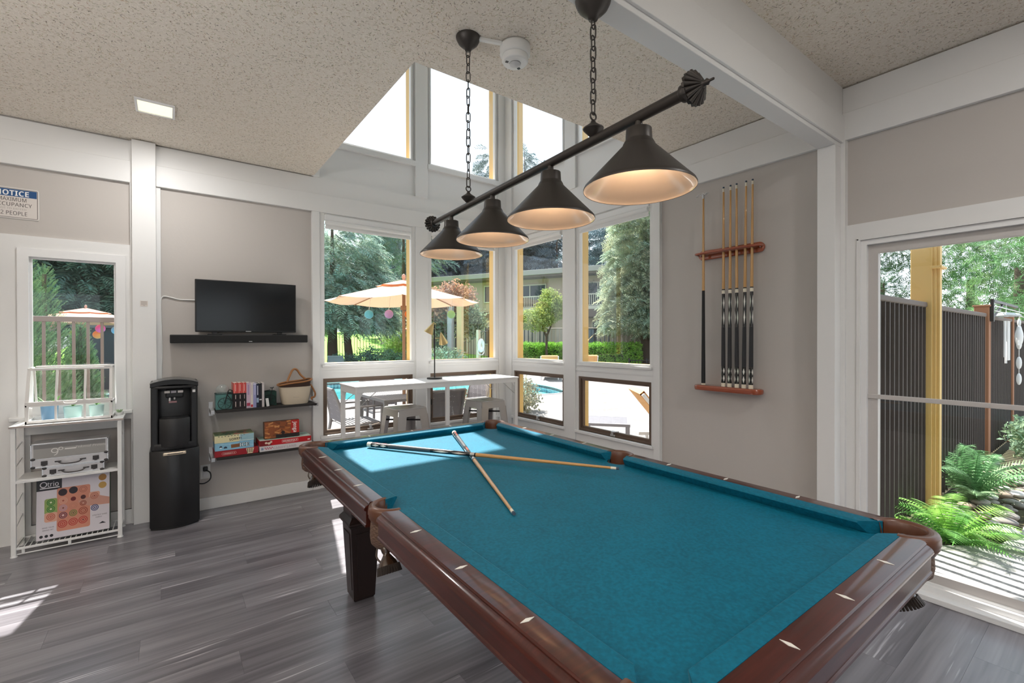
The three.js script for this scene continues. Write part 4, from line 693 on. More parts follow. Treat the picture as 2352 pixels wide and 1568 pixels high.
{ // tabletop greenhouse with its plants
  const t = thing('tabletop_greenhouse', 'white framed tabletop greenhouse with glass panes on the rack', 'greenhouse', [-3.828, 0.845, 0.0]);
  const fr = std(lin(0.72, 0.70, 0.68), 0.45), w = 0.218, zf = 0.24, zb = 0.02, h = 0.125, top = 0.365, zt = 0.13;
  const bar = (a, b, s = 0.007) => rod(V(...a), V(...b), s, 4);
  part('base_frame', [rb(-w, w, 0, 0.022, zf - 0.012, zf, 0.001), rb(-w, w, h - 0.012, h, zf - 0.012, zf, 0.001), ...[-w, -0.072 - 0.006, 0.072 - 0.006, w - 0.018].map((x) => rb(x, x + (Math.abs(x) > 0.1 ? 0.018 : 0.012), 0.02, h - 0.01, zf - 0.012, zf, 0.001)), rb(-w, w, 0, h, zb, zb + 0.008, 0.001), rb(-w, -w + 0.01, 0, 0.02, zb, zf, 0.001), rb(w - 0.01, w, 0, 0.02, zb, zf, 0.001), rb(-w, -w + 0.01, h - 0.012, h, zb, zf, 0.001), rb(w - 0.01, w, h - 0.012, h, zb, zf, 0.001), bb(-w, w, 0, 0.005, zb, zf)], fr, t);
  const slope = (y) => zf - ((y - h) * (zf - 0.175)) / (top - h);
  part('lid_frame', [rb(-w, w, h, h + 0.02, zf - 0.012, zf + 0.001, 0.002), rb(-w + 0.004, w - 0.004, top - 0.016, top, 0.165, 0.18, 0.002), ...[-w + 0.009, -0.072, 0.072, w - 0.009].map((x) => taper(h + 0.01, [x, zf - 0.006, Math.abs(x) > 0.1 ? 0.009 : 0.006, 0.006], top - 0.005, [x * 0.985, 0.172, Math.abs(x) > 0.1 ? 0.008 : 0.006, 0.006])), rb(-w + 0.03, w - 0.0, top + 0.0, top + 0.012, 0.085, 0.1, 0.002), ...[-w + 0.02, w - 0.008].map((x) => taper(h, [x, zb + 0.006, 0.006, 0.006], top, [x, 0.09, 0.006, 0.006])), ...[-w + 0.02, w - 0.008].map((x) => rb(x - 0.006, x + 0.006, top - 0.006, top + 0.006, 0.085, 0.175, 0.001))], fr, t);
  part('lid_handle', tube([[-0.035, h + 0.012, zf + 0.001], [-0.025, h + 0.002, zf + 0.014], [0.025, h + 0.002, zf + 0.014], [0.035, h + 0.012, zf + 0.001]], 0.0035, 20, 6), fr, t);
  for (const [a, b] of [[-w + 0.018, -0.078], [-0.066, 0.066], [0.078, w - 0.018]]) {
    part('pane', new THREE.PlaneGeometry(b - a, h - 0.034).translate((a + b) / 2, 0.067, zf - 0.006), M.glass, t);
    const L = Math.hypot(top - h - 0.03, slope(top) - zf); part('pane', new THREE.PlaneGeometry(b - a, L).rotateX(-Math.atan2(zf - 0.172, top - h)).translate((a + b) / 2, (h + top) / 2 + 0.003, (zf + 0.172) / 2 - 0.006), M.glass, t);
  }
  const leafM = std(lin(0.16, 0.42, 0.08), 0.5, 0, { transmission: 0.35, thickness: 0, side: THREE.DoubleSide });
  const pot = (label, name, x, z, r, h2, col, leaf) => { const p = thing(name, label, 'plant', [x, 0.85, z]); part('pot', lathe([[0, 0], [r * 0.85, 0], [r, h2], [r - 0.004, h2], [r * 0.8, 0.01], [0, 0.01]], 24), col, p); part('soil', cyl(r * 0.9, r * 0.93, h2 - 0.02, h2 - 0.012), std(lin(0.05, 0.035, 0.025), 1), p);
    for (let i = 0; i < leaf; i++) { const a = i * 2.1 + 0.7, L = rr(0.05, 0.1), s = new THREE.Shape(); s.moveTo(0, 0); s.quadraticCurveTo(L * 0.5, L * 0.28, L, 0); s.quadraticCurveTo(L * 0.5, -L * 0.28, 0, 0); part('leaf', ext(s, 0.0012, 0).rotateX(-1.3).rotateZ(rr(0.3, 0.8)).rotateY(a).translate(0, h2, 0), leafM, p); } };
  pot('blue pot with green leaves at the left inside the tabletop greenhouse', 'potted_plant', -3.945, 0.13, 0.045, 0.1, std(lin(0.16, 0.32, 0.5), 0.4), 5);
  pot('pale aqua pot in the middle inside the tabletop greenhouse', 'potted_plant', -3.83, 0.12, 0.05, 0.085, std(lin(0.45, 0.68, 0.66), 0.4), 3);
  pot('pale aqua pot at the right inside the tabletop greenhouse', 'potted_plant', -3.705, 0.13, 0.042, 0.085, std(lin(0.5, 0.7, 0.68), 0.4), 4);
  const s = thing('potted_plant', 'small succulent in a white bowl right of the tabletop greenhouse', 'plant', [-3.582, 0.845, 0.1]); part('bowl', lathe([[0, 0], [0.02, 0], [0.026, 0.022], [0.023, 0.022], [0, 0.008]], 20), M.whitePlastic, s);
  for (let i = 0; i < 14; i++) { const a = i * 2.4, k = i < 6 ? 0.3 : 0.9; part('leaf', new THREE.SphereGeometry(0.011, 8, 6).scale(0.6, 0.4, 1.4).rotateX(-k).translate(0, 0, 0.012 * k).rotateY(a).translate(0, 0.03, 0), std(lin(0.35, 0.48, 0.28), 0.6), s); }
}
{ // smoke alarm and its conduit
  const p = [-1.84, 2.64];
  const t = thing('smoke_alarm', 'round white smoke alarm on the ceiling', 'smoke alarm', [p[0], CEIL, p[1]]);
  part('base', lathe([[0, 0], [0.077, 0], [0.079, -0.012], [0.079, -0.048], [0.07, -0.056], [0.066, -0.056], [0, -0.05]].reverse(), 40), M.whitePlastic, t);
  part('head', lathe([[0, -0.05], [0.064, -0.05], [0.067, -0.06], [0.068, -0.082], [0.06, -0.092], [0, -0.094]].reverse(), 40), M.whitePlastic, t);
  part('sensor', lathe([[0, -0.09], [0.03, -0.093], [0.028, -0.1], [0.012, -0.108], [0, -0.109]].reverse(), 28), std(lin(0.6, 0.6, 0.6), 0.3), t);
  for (const a of [0.5, 2.9]) part('vent', [0, 1, 2].map((i) => bb(-0.002, 0.002, -0.095, -0.092, -0.007, 0.007).translate(0.046 + i * 0.005 - 0.005, 0, 0).rotateY(a)), std(lin(0.1, 0.1, 0.1), 0.6), t);
  const a = V(-2.04, CEIL - 0.008, 2.58), b = V(-1.915, CEIL - 0.008, 2.625);
  const d = b.clone().sub(a), g = new RoundedBoxGeometry(d.length(), 0.016, 0.02, 2, 0.003).rotateY(-Math.atan2(d.z, d.x)).translate((a.x + b.x) / 2, a.y, (a.z + b.z) / 2);
  single('conduit', 'white cable channel between the lamp canopy and the smoke alarm', 'conduit', g, M.whitePlastic);
}
// ---------- bar table, stools and lamp in the bay ----------
{
  const t = thing('bar_table', 'narrow white bar table in front of the bay windows', 'table', [-1.165, 0, 0.43]);
  const w = 0.865, d = 0.225;
  part('top', rb(-w, w, 0.985, 1.0, -d, d, 0.003), M.whiteMetal, t);
  part('apron', [rb(-w + 0.01, w - 0.01, 0.945, 0.986, d - 0.014, d - 0.006, 0.001), rb(-w + 0.01, w - 0.01, 0.945, 0.986, -d + 0.006, -d + 0.014, 0.001), rb(-w + 0.006, -w + 0.014, 0.93, 0.986, -d + 0.01, d - 0.01, 0.001), rb(w - 0.014, w - 0.006, 0.93, 0.986, -d + 0.01, d - 0.01, 0.001)], M.whiteMetal, t);
  for (const x of [-w + 0.025, 0.02, w - 0.025]) for (const z of [-d + 0.022, d - 0.022]) {
    const l = part('leg', rb(x - 0.018, x + 0.018, 0, 0.986, z - 0.014, z + 0.014, 0.002), M.whiteMetal, t);
    if (Math.abs(x) > 0.1) { const s = Math.sign(-x); part('leg_gusset', ext(poly([[0, 0], [s * 0.075, 0], [s * 0.03, -0.02], [s * 0.008, -0.06], [0, -0.12]]), 0.006).translate(x + s * 0.016, 0.96, z - 0.003), M.whiteMetal, l); part('leg_stay', rod(V(x + s * 0.01, 0.82, z), V(x + s * 0.16, 0.945, z), 0.003, 6), M.chrome, l); }
  }
  const steel = std(lin(0.5, 0.48, 0.465), 0.33, 0.75);
  const mk = (pos, ry, label) => {
    const s = thing('stool', label, 'stool', pos, ry);
    const seat = ext(roundRect(0.30, 0.30, 0.035), 0.012, 0.005, 6).rotateX(-Math.PI / 2).translate(0, 0.752, 0);
    const ev = new Evaluator(); ev.attributes = ['position', 'normal', 'uv']; const a = new Brush(seat.index ? seat : seat), b = new Brush(ext(roundRect(0.1, 0.028, 0.014), 0.06).rotateX(-Math.PI / 2).translate(0, 0.73, 0)); a.updateMatrixWorld(); b.updateMatrixWorld();
    part('seat', ev.evaluate(a, b, SUBTRACTION).geometry, steel, s);
    const sk = []; for (const [dx, dz] of [[1, 0], [-1, 0], [0, 1], [0, -1]]) sk.push(taper(0.69, [dx * 0.154, dz * 0.154, dx ? 0.002 : 0.148, dx ? 0.148 : 0.002], 0.756, [dx * 0.146, dz * 0.146, dx ? 0.002 : 0.142, dx ? 0.142 : 0.002])); part('skirt', sk, steel, s);
    for (const x of [-1, 1]) for (const z of [-1, 1]) part('leg', [taper(0, [x * 0.195, z * 0.212, 0.028, 0.002], 0.7, [x * 0.112, z * 0.153, 0.045, 0.002]), taper(0, [x * 0.212, z * 0.195, 0.002, 0.028], 0.7, [x * 0.153, z * 0.112, 0.002, 0.045]), bb(x * 0.2 - 0.018, x * 0.2 + 0.018, 0, 0.012, z * 0.2 - 0.018, z * 0.2 + 0.018)], steel, s);
    part('brace', [rod(V(-0.15, 0.64, -0.15), V(0.15, 0.64, 0.15), 0.008), rod(V(-0.15, 0.64, 0.15), V(0.15, 0.64, -0.15), 0.008), rod(V(-0.18, 0.25, -0.18), V(0.18, 0.25, -0.18), 0.009), rod(V(-0.18, 0.25, 0.18), V(0.18, 0.25, 0.18), 0.009)], M.black, s);
    return s;
  };
  const s1 = mk([-1.495, 0, 0.44], 0.1, 'grey metal stool tucked under the left half of the bar table');
  copy(s1, 'grey metal stool tucked under the right half of the bar table', [-0.6, 0, 0.46], 0.05);
}
{ // table lamp with two brass cones
  const brass = std(lin(0.62, 0.47, 0.22), 0.34, 0.75);
  const t = thing('table_lamp', 'black table lamp with two brass cone shades on the bar table', 'lamp', [-1.13, 1.0, 0.34]);
  part('base', lathe([[0, 0], [0.078, 0], [0.078, 0.012], [0.07, 0.016], [0, 0.017]], 40), M.black, t);
  part('pole', cyl(0.006, 0.006, 0.01, 0.545), M.black, t);
  const cone = (p, rx, rz, tip) => { const g = lathe([[0.004, 0], [0.0475, -0.125], [0.046, -0.125], [0.003, -0.006]], 32); g.rotateX(rx); g.rotateZ(rz); g.translate(...p); return part('lamp_shade', g, brass, t); };
  cone([-0.028, 0.572, 0.045], 0.25, -0.42); cone([0.045, 0.47, 0.05], 0.3, 0.42);
  part('arm', [rod(V(0, 0.505, 0), V(-0.032, 0.508, 0.03), 0.003), rod(V(0, 0.41, 0), V(0.045, 0.412, 0.035), 0.003)], brass, t);
  single('lamp_cord', 'black lamp cord with an inline switch hanging behind the bar table', 'cord', [tube([[-1.1, 0.985, 0.19], [-1.098, 0.93, 0.185], [-1.102, 0.8, 0.18], [-1.085, 0.76, 0.18], [-1.086, 0.6, 0.175], [-1.105, 0.5, 0.17], [-1.12, 0.44, 0.17]], 0.0035, 60, 6), rb(-1.096, -1.078, 0.715, 0.775, 0.171, 0.19, 0.005)], M.black);
}

// ---------- outside ----------
const G = -0.08;
const stuff = { kind: 'stuff' };
function instanced(name, geo, mat, list, parent, colours) { // list of Matrix4
  const m = new THREE.InstancedMesh(geo, mat, list.length); m.name = name; m.castShadow = m.receiveShadow = true; m.userData.kind = 'stuff';
  list.forEach((q, i) => { m.setMatrixAt(i, q); if (colours) m.setColorAt(i, colours(i)); });
  parent.add(m); return m;
}
const Q = () => new THREE.Quaternion().setFromEuler(new THREE.Euler(rr(0, 6.3), rr(0, 6.3), rr(0, 6.3)));
const mat4 = (p, q, s) => new THREE.Matrix4().compose(p, q, typeof s === 'number' ? V(s, s, s) : s);
const aimed = (dir, roll = rnd() * 6.28) => new THREE.Quaternion().setFromUnitVectors(V(1, 0, 0), dir.clone().normalize()).multiply(new THREE.Quaternion().setFromAxisAngle(V(1, 0, 0), roll));
function triGeo(p) { const g = new THREE.BufferGeometry(); g.setAttribute('position', new THREE.Float32BufferAttribute(p, 3)); g.computeVertexNormals(); return g; }
// a clump of broad leaves within a unit ball
function leafClump(n, len, wid) {
  const p = [];
  for (let i = 0; i < n; i++) {
    const c = V(rr(-1, 1), rr(-1, 1), rr(-1, 1)).multiplyScalar(0.62), q = Q(), f = (x, y, z) => { const v = V(x, y, z).applyQuaternion(q).add(c); return [v.x, v.y, v.z]; };
    p.push(...f(0, 0, 0), ...f(len * 0.5, 0.05, wid), ...f(len, 0, 0), ...f(0, 0, 0), ...f(len, 0, 0), ...f(len * 0.5, 0.05, -wid));
  }
  return triGeo(p);
}
// a feathery conifer spray along +x, one unit long, sagging a little
function spray(n, droop, w) {
  const p = [];
  for (let i = 0; i < n; i++) {
    const t = (i + 0.5) / n, x = t, y = -droop * t * t, L = w * (0.35 + 0.65 * Math.sin(Math.PI * Math.min(1, t * 0.9 + 0.12)));
    for (const s of [-1, 1]) { const k = rr(0.7, 1.15) * L, dz = s * k, dx = k * 0.75, yy = y - rr(0, 0.1); p.push(x - 0.028, y, 0, x + 0.028, y, 0, x + dx, yy, dz); p.push(x, y, 0, x + dx * 0.6, yy + 0.03, dz * 0.55, x + dx * 1.05, yy + rr(-0.04, 0.08), dz * 0.7); }
  }
  return triGeo(p);
}
const CLUMP = leafClump(16, 0.5, 0.14), SPRAY = spray(9, 0.3, 0.34), FLAT = spray(10, 0.12, 0.26);
const leafMat = (c, k = 0.4) => new THREE.MeshPhysicalMaterial({ color: c, roughness: 0.85, transmission: k, thickness: 0, side: THREE.DoubleSide, specularIntensity: 0.4 });
const bark = std(lin(0.11, 0.08, 0.06), 0.95);
const tint = (v) => { const k = 1 + rr(-v, v), w = 1 + rr(-v, v) * 0.4; return new THREE.Color().setRGB(k * w, k, k / w); };
function blobs(list, size) { // points towards the surface of ellipsoids [x, y, z, rx, ry, rz, n]
  const out = [];
  for (const [x, y, z, a, b, c, n] of list) for (let i = 0; i < n; i++) { const d = V(rr(-1, 1), rr(-1, 1), rr(-1, 1)); if (d.lengthSq() > 1 || d.lengthSq() < 0.01) { i--; continue; } d.normalize().multiplyScalar(Math.pow(rnd(), 0.35)); out.push(mat4(V(x + d.x * a, y + d.y * b, z + d.z * c), Q(), size * rr(0.7, 1.25))); }
  return out;
}
function broadTree(name, label, cat, pos, trunk, list, size, c, group, clump = CLUMP, k = 0.4) {
  const t = thing(name, label, cat, pos, 0, group);
  if (trunk) part('trunk', trunk.map(([a, b, r0, r1]) => rod(V(...a), V(...b), r0, 8, r1)), bark, t);
  instanced('foliage', clump, leafMat(c, k), blobs(list, size), t, () => tint(0.3)); return t;
}
function conifer(label, pos, H, R, y0, n, c, group, opt = {}) {
  const t = thing(opt.name || 'conifer_tree', label, 'tree', pos, 0, group), list = [], up = opt.up ?? -0.25, size = opt.size ?? 0.9;
  part('trunk', [rod(V(0, G - 0.1, 0), V(0, H * 0.96, 0), opt.trunk ?? 0.24, 8, 0.03), ...(opt.second ? [rod(V(...opt.second[0]), V(...opt.second[1]), 0.22, 8, 0.08)] : [])], bark, t);
  for (let i = 0; i < n; i++) {
    const h = 1 - Math.sqrt(rnd()), a = rr(0, 6.283), y = y0 + (H - y0) * h, edge = R * Math.pow(1 - h, opt.pow ?? 0.75) * (opt.whorl ? 0.7 + 0.5 * Math.pow(Math.abs(Math.sin(a * 2.5 + Math.floor(y / 0.7) * 1.9)), 2) : 1), r = edge * Math.pow(rnd(), 0.45);
    const yy = opt.whorl ? Math.round(y / 0.6) * 0.6 + rr(-0.14, 0.14) - r * 0.18 : y;
    list.push(mat4(V(Math.cos(a) * r, yy, Math.sin(a) * r), aimed(V(Math.cos(a + rr(-0.5, 0.5)), up + rr(-0.25, 0.25), Math.sin(a + rr(-0.5, 0.5))), rr(-0.5, 0.5)), size * rr(0.7, 1.2)));
  }
  list.push(mat4(V(0, H * 0.93, 0), aimed(V(0, 1, 0)), size * 1.2));
  instanced('foliage', opt.geo ?? SPRAY, leafMat(c, opt.k ?? 0.4), list, t, () => tint(0.3)); return t;
}
const curve2 = (pts, n = 60) => new THREE.CatmullRomCurve3(pts.map((p) => V(p[0], 0, p[1])), true, 'centripetal').getPoints(n).map((v) => [v.x, v.z]);
const flat = (pts, holes, y0, y1) => { const s = poly(pts.map((p) => [p[0], -p[1]])); for (const h of holes) { const q = new THREE.Path(); h.forEach((p, i) => (i ? q.lineTo(p[0], -p[1]) : q.moveTo(p[0], -p[1]))); q.closePath(); s.holes.push(q); } return metreUV(ext(s, y1 - y0).rotateX(-Math.PI / 2).translate(0, y0, 0)); };
const concreteTex = dataTex(512, 512, (u, v) => { const n = 0.9 + 0.16 * (fbm(u, v, 5, 5, 41, 4) - 0.5) + 0.2 * (fbm(u, v, 70, 70, 42, 2) - 0.5); return [cl(178 * n), cl(174 * n), cl(170 * n)]; });
const pool = curve2([[-5, -9], [-2, -7.75], [-0.3, -7.0], [2.3, -5.9], [4.6, -4.8], [5.5, -4.8], [6.2, -5.9], [6.55, -7.5], [6.35, -9.3], [5.6, -10.6], [4.1, -11.6], [1.1, -12.1], [-3, -12.3], [-6, -12], [-7, -10.5]]);
const deckLine = [[-14, -0.1], [-14, -15], [0, -13.6], [6, -12.9], [10, -12.2], [14, -9.2], [18, -5], [18, 3.38], [0.1, 3.38], [0.1, -0.1]];
const gardenTex = dataTex(256, 256, (u, v) => { const n = 0.6 + 0.8 * fbm(u, v, 8, 8, 51, 4); return [cl(74 * n), cl(70 * n), cl(48 * n)]; });
struct('pool_deck', flat(deckLine, [pool], G - 0.1, G), std(lin(0.56, 0.55, 0.555), 0.8, 0, { map: rep(concreteTex, 2) }));
struct('ground', flat([[-90, 60], [-90, -110], [120, -110], [120, 60]], [deckLine, [[0.1, 3.38], [18, 3.38], [18, 9], [-8.1, 9], [-8.1, -0.1], [0.1, -0.1]].map((p) => p)].slice(0, 1), G - 0.3, G - 0.03), std('#ffffff', 1, 0, { map: rep(gardenTex, 3) }));
{ // pool
  const tileTex = canvasTex(256, 64, (g, w, h) => { g.fillStyle = '#9fb6b8'; g.fillRect(0, 0, w, h); for (let i = 0; i < 8; i++) for (let j = 0; j < 2; j++) { g.fillStyle = ['#2c4f63', '#3a6076', '#26465a'][(i * 2 + j * 5) % 3]; g.fillRect(i * 32 + 2, j * 32 + 2, 28, 28); } });
  const t = structGroup('pool');
  const wall = (y0, y1, off) => { const p = [], u = []; let s = 0; const n = pool.length - 1; for (let i = 0; i < n; i++) { const [x0, z0] = pool[i], [x1, z1] = pool[i + 1], L = Math.hypot(x1 - x0, z1 - z0); p.push(x0, y0, z0, x1, y0, z1, x1, y1, z1, x0, y0, z0, x1, y1, z1, x0, y1, z0); u.push(s, 0, s + L, 0, s + L, 1, s, 0, s + L, 1, s, 1); s += L; } const g = triGeo(p); g.setAttribute('uv', new THREE.Float32BufferAttribute(u, 2)); return g; };
  part('tile_band', wall(G - 0.26, G, 0), std('#ffffff', 0.25, 0, { map: rep(tileTex, 0.9, 1), side: THREE.DoubleSide }), t);
  const basin = std(lin(0.5, 0.93, 0.92), 0.6, 0, { side: THREE.DoubleSide });
  part('basin_wall', wall(-1.3, G - 0.25, 0), basin, t);
  part('basin_floor', flat(pool, [], -1.32, -1.3), basin, t);
  const rip = dataTex(256, 256, (u, v) => { const n = 128 + 110 * (fbm(u, v, 6, 6, 61, 3) - 0.5); return [n, n, n]; }, false);
  const water = new THREE.MeshPhysicalMaterial({ color: lin(0.82, 0.985, 0.985), roughness: 0.02, transmission: 1, thickness: 0, ior: 1.33, bumpMap: rep(rip, 1.6), bumpScale: 0.02 });
  const s = poly(pool.map((p) => [p[0], -p[1]])); const g = metreUV(new THREE.ShapeGeometry(s).rotateX(-Math.PI / 2).translate(0, G - 0.15, 0)); part('water', g, water, t);
  part('coping', tube(pool.slice(0, -1).map((p) => [p[0], G - 0.004, p[1]]), 0.03, 200, 8, true), std(lin(0.62, 0.6, 0.58), 0.8), t);
}
{ // lawn rising behind the fence, walkway and bed by the sliding door
  const lawn = std(lin(0.24, 0.5, 0.06), 0.95); const p = []; const gx = 22, gz = 14; const hh = (x, z) => G + 0.02 + Math.max(0, -z - 20) * 0.085 + 0.05 * Math.sin(x * 0.7);
  for (let i = 0; i < gx; i++) for (let j = 0; j < gz; j++) { const x0 = -8 + i * 1.2, x1 = x0 + 1.2, z0 = -18 - j * 2, z1 = z0 - 2, f = (x, z) => [x, hh(x, z), z]; p.push(...f(x0, z0), ...f(x1, z0), ...f(x1, z1), ...f(x0, z0), ...f(x1, z1), ...f(x0, z1)); }
  const l = struct('lawn', triGeo(p), lawn);
  const pebble = dataTex(256, 256, (u, v) => { const n = 0.85 + 0.35 * (fbm(u, v, 40, 40, 71, 2) - 0.5) + 0.1 * (fbm(u, v, 4, 4, 72, 2) - 0.5); return [cl(190 * n), cl(186 * n), cl(182 * n)]; });
  struct('walkway', [flat([[0.1, 3.42], [1.12, 3.42], [1.16, 3.75], [1.45, 3.98], [1.9, 4.05], [4.2, 3.98], [12, 3.98], [12, 9], [0.1, 9]], [], G - 0.1, G)], std('#ffffff', 0.85, 0, { map: rep(pebble, 0.5), bumpMap: rep(pebble, 0.5), bumpScale: 0.004 }));
  struct('garden_bed', [flat([[1.1, 3.3], [12, 3.3], [12, 4.05], [1.1, 4.05]], [], G - 0.14, G - 0.035)], std('#ffffff', 1, 0, { map: rep(gardenTex, 0.8) }));
}
// ---- fence of upright fins beside the sliding door ----
{
  const finM = std(lin(0.055, 0.046, 0.042), 0.55), capM = std(lin(0.13, 0.10, 0.085), 0.6), brown = std(lin(0.30, 0.135, 0.065), 0.75);
  const fence = (label, x0, x1, z, top, pitch) => {
    const t = thing('fin_fence', label, 'fence', [0, 0, 0]);
    part('top_rail', rb(x0 - 0.02, x1 + 0.03, top - 0.045, top, z - 0.055, z + 0.06, 0.012), capM, t); part('bottom_rail', bb(x0, x1, G + 0.03, G + 0.07, z - 0.03, z + 0.03), capM, t);
    const fin = bb(-0.009, 0.009, G + 0.03, top - 0.04, -0.05, 0.05); const n = Math.round((x1 - x0) / pitch);
    for (let i = 0; i <= n; i++) { const m = part('fin', fin, finM, t); m.position.set(x0 + (i * (x1 - x0)) / n, 0, z); }
  };
  fence('dark fence of upright fins directly outside the sliding door', 0.35, 1.98, 3.43, 1.715, 0.112);
  fence('dark fence of upright fins between the yellow post and the brown post', 2.12, 4.5, 3.45, 1.70, 0.112);
  fence('dark fence of upright fins beyond the brown post', 4.75, 10.5, 3.44, 1.68, 0.12);
  const y = thing('yellow_post', 'tall yellow timber post standing by the dark fence', 'post', [2.03, 0, 3.465]);
  part('post', rb(-0.045, 0.09, G, 3.1, -0.09, 0.055, 0.004), M.yellow, y);
  part('batten', [rb(-0.03, 0.075, G, 3.1, 0.055, 0.078, 0.003), rb(-0.012, 0.055, G, 3.1, 0.078, 0.1, 0.003)], M.yellow, y);
  part('bracket', rb(-0.07, 0.12, 2.0, 2.02, 0.05, 0.12, 0.003), M.yellow, y);
  const p = (label, x, w, top) => { const t = thing('fence_post', label, 'post', [x, 0, 3.46]); part('post', rb(-w, w, G - 0.05, top, -w, w, 0.006), brown, t); part('post_cap', rb(-w - 0.012, w + 0.012, top, top + 0.02, -w - 0.012, w + 0.012, 0.004), brown, t); };
  p('thick reddish brown fence post carrying a black bracket', 4.62, 0.065, 1.78); p('thin reddish brown fence post farther along the dark fence', 6.6, 0.05, 1.72);
  const b = thing('wall_bracket', 'black triangular bracket with two wires on the brown post', 'bracket', [4.62, 0, 3.56]);
  part('arm', [rb(-0.03, 0.02, 1.6, 1.87, -0.03, 0.0, 0.003), rb(-0.02, 1.9, 1.83, 1.865, -0.03, 0.0, 0.003), rod(V(0, 1.64, -0.015), V(0.75, 1.84, -0.015), 0.014)], M.black, b);
  for (const y0 of [1.79, 1.73]) part('wire', rod(V(0.0, y0, 0), V(2.4, y0 - 0.02, 0.02), 0.006, 6), M.whitePlastic, b);
  const glassy = std(lin(0.75, 0.78, 0.78), 0.1, 0, { transmission: 0.5, thickness: 0 });
  const w = thing('wind_chime', 'wind chime with a clear disc and white tubes hung from the bracket', 'wind chime', [5.3, 0, 3.58]);
  part('disc', lathe([[0, 1.735], [0.1, 1.72], [0.14, 1.69], [0.13, 1.68], [0.06, 1.67], [0, 1.67]], 28), glassy, w); part('cord', rod(V(0, 1.735, 0), V(0, 1.83, 0), 0.003, 6), M.whitePlastic, w);
  for (let i = 0; i < 5; i++) part('tube', rod(V(-0.1 + i * 0.05, 1.62, 0.02 * (i % 2)), V(-0.1 + i * 0.05, 1.62 - [0.46, 0.5, 0.54, 0.5, 0.46][i], 0.02 * (i % 2)), 0.011, 8), M.whitePlastic, w);
  const w2 = thing('wind_chime', 'long white hanging chime in front of the thin fence post', 'wind chime', [6.42, 0, 3.58]);
  part('bead_string', [[1.62, 0.02], [1.5, 0.03], [1.42, 0.045], [1.33, 0.03], [1.05, 0.03], [0.82, 0.028]].map(([y0, r]) => new THREE.SphereGeometry(r, 10, 8).scale(1, 3, 1).translate(0, y0, 0)), M.whitePlastic, w2); part('sail', rb(-0.1, 0.12, 1.3, 1.36, -0.004, 0.004, 0.002), M.whitePlastic, w2); part('cord', rod(V(0, 0.75, 0), V(0, 1.83, 0), 0.003, 6), M.whitePlastic, w2);
}
{ // ferns and river stones
  const frondGeo = (L, lift, curl) => { const p = [], n = 26; const at = (t) => V(L * (t - 0.16 * curl * t * t), L * (lift * t - (lift * 0.55 + curl) * t * t), 0); for (let i = 0; i < n; i++) { const t = (i + 1) / (n + 0.5), a = at(t), b = at(t - 0.02), w = L * 0.2 * Math.pow(Math.sin(Math.PI * Math.min(1, 0.12 + t * 0.9)), 0.8); for (const s of [-1, 1]) p.push(a.x, a.y, 0, b.x - 0.004, b.y, 0, a.x + w * 0.28, a.y - w * 0.16, s * w); } for (let i = 0; i < 12; i++) { const a = at(i / 12), b = at((i + 1) / 12); p.push(a.x, a.y, -0.003, b.x, b.y, -0.002, a.x, a.y, 0.003, b.x, b.y, -0.002, b.x, b.y, 0.002, a.x, a.y, 0.003); } return triGeo(p); };
  const shapes = [frondGeo(0.5, 0.9, 0.25), frondGeo(0.46, 1.3, 0.3), frondGeo(0.52, 0.6, 0.2), frondGeo(0.42, 1.8, 0.3)];
  const mats = [leafMat(lin(0.20, 0.46, 0.06), 0.4), leafMat(lin(0.14, 0.38, 0.07), 0.4), leafMat(lin(0.28, 0.55, 0.09), 0.4)], mats2 = [leafMat(lin(0.17, 0.36, 0.15), 0.35), leafMat(lin(0.26, 0.44, 0.2), 0.35)];
  const fern = (label, pos, n, ms, k, up) => { const t = thing('fern', label, 'fern', pos); for (let i = 0; i < n; i++) { const m = part('frond', shapes[(i * 3 + (up ? 3 : 0)) % 4], ms[i % ms.length], t); m.rotation.set(rr(-0.4, 0.4), i * 2.4 + rr(-0.2, 0.2), up ? rr(0.2, 0.7) : rr(-0.1, 0.35), 'YXZ'); m.scale.setScalar(k * rr(0.75, 1.1)); } };
  fern('bright green fern nearest the sliding door', [1.33, G - 0.03, 3.76], 30, mats, 1.0, false);
  fern('grey-green upright fern behind the bright one, among the stones', [2.65, G - 0.03, 3.68], 34, mats2, 1.3, true);
  broadTree('shrub', 'low pale-leaved plant at the far end of the stone bed', 'shrub', [5.6, G, 3.75], null, [[0, 0.2, 0, 0.4, 0.25, 0.2, 60]], 0.13, lin(0.3, 0.42, 0.26));
  const cols = [0x9a938b, 0xb9b2a8, 0x8b857f, 0xcfc9c0, 0xa3907d].map((c) => std(c, 0.7)), base = new THREE.SphereGeometry(1, 14, 10), pos = base.attributes.position;
  const g2 = base.clone(); for (let i = 0; i < pos.count; i++) { const x = pos.getX(i), y = pos.getY(i), z = pos.getZ(i), k = 1 + 0.1 * Math.sin(x * 3.1 + 1) * Math.cos(z * 2.7) + 0.06 * Math.sin(y * 4); g2.attributes.position.setXYZ(i, x * k, y * k, z * k); } g2.computeVertexNormals();
  const laid = []; for (let i = 0; i < 60; i++) { let x, z, s, n = 0; do { x = 1.7 + 3.3 * rnd() * rr(0.35, 1); z = rr(3.55, 3.98); s = rr(0.032, 0.08) * (i < 7 ? 1.4 : 1); } while (n++ < 60 && laid.some((q) => Math.hypot(q[0] - x, q[1] - z) < (q[2] + s) * 1.2)); laid.push([x, z, s]); const m = single('river_stone', 'smooth grey river stone in the bed beside the ferns', 'stone', g2, cols[i % 5], [x, G - 0.02 + s * 0.2, z], rr(0, 6), 'river stones in the bed outside the sliding door'); m.scale.set(s * 1.3, s * 0.6, s); }
}
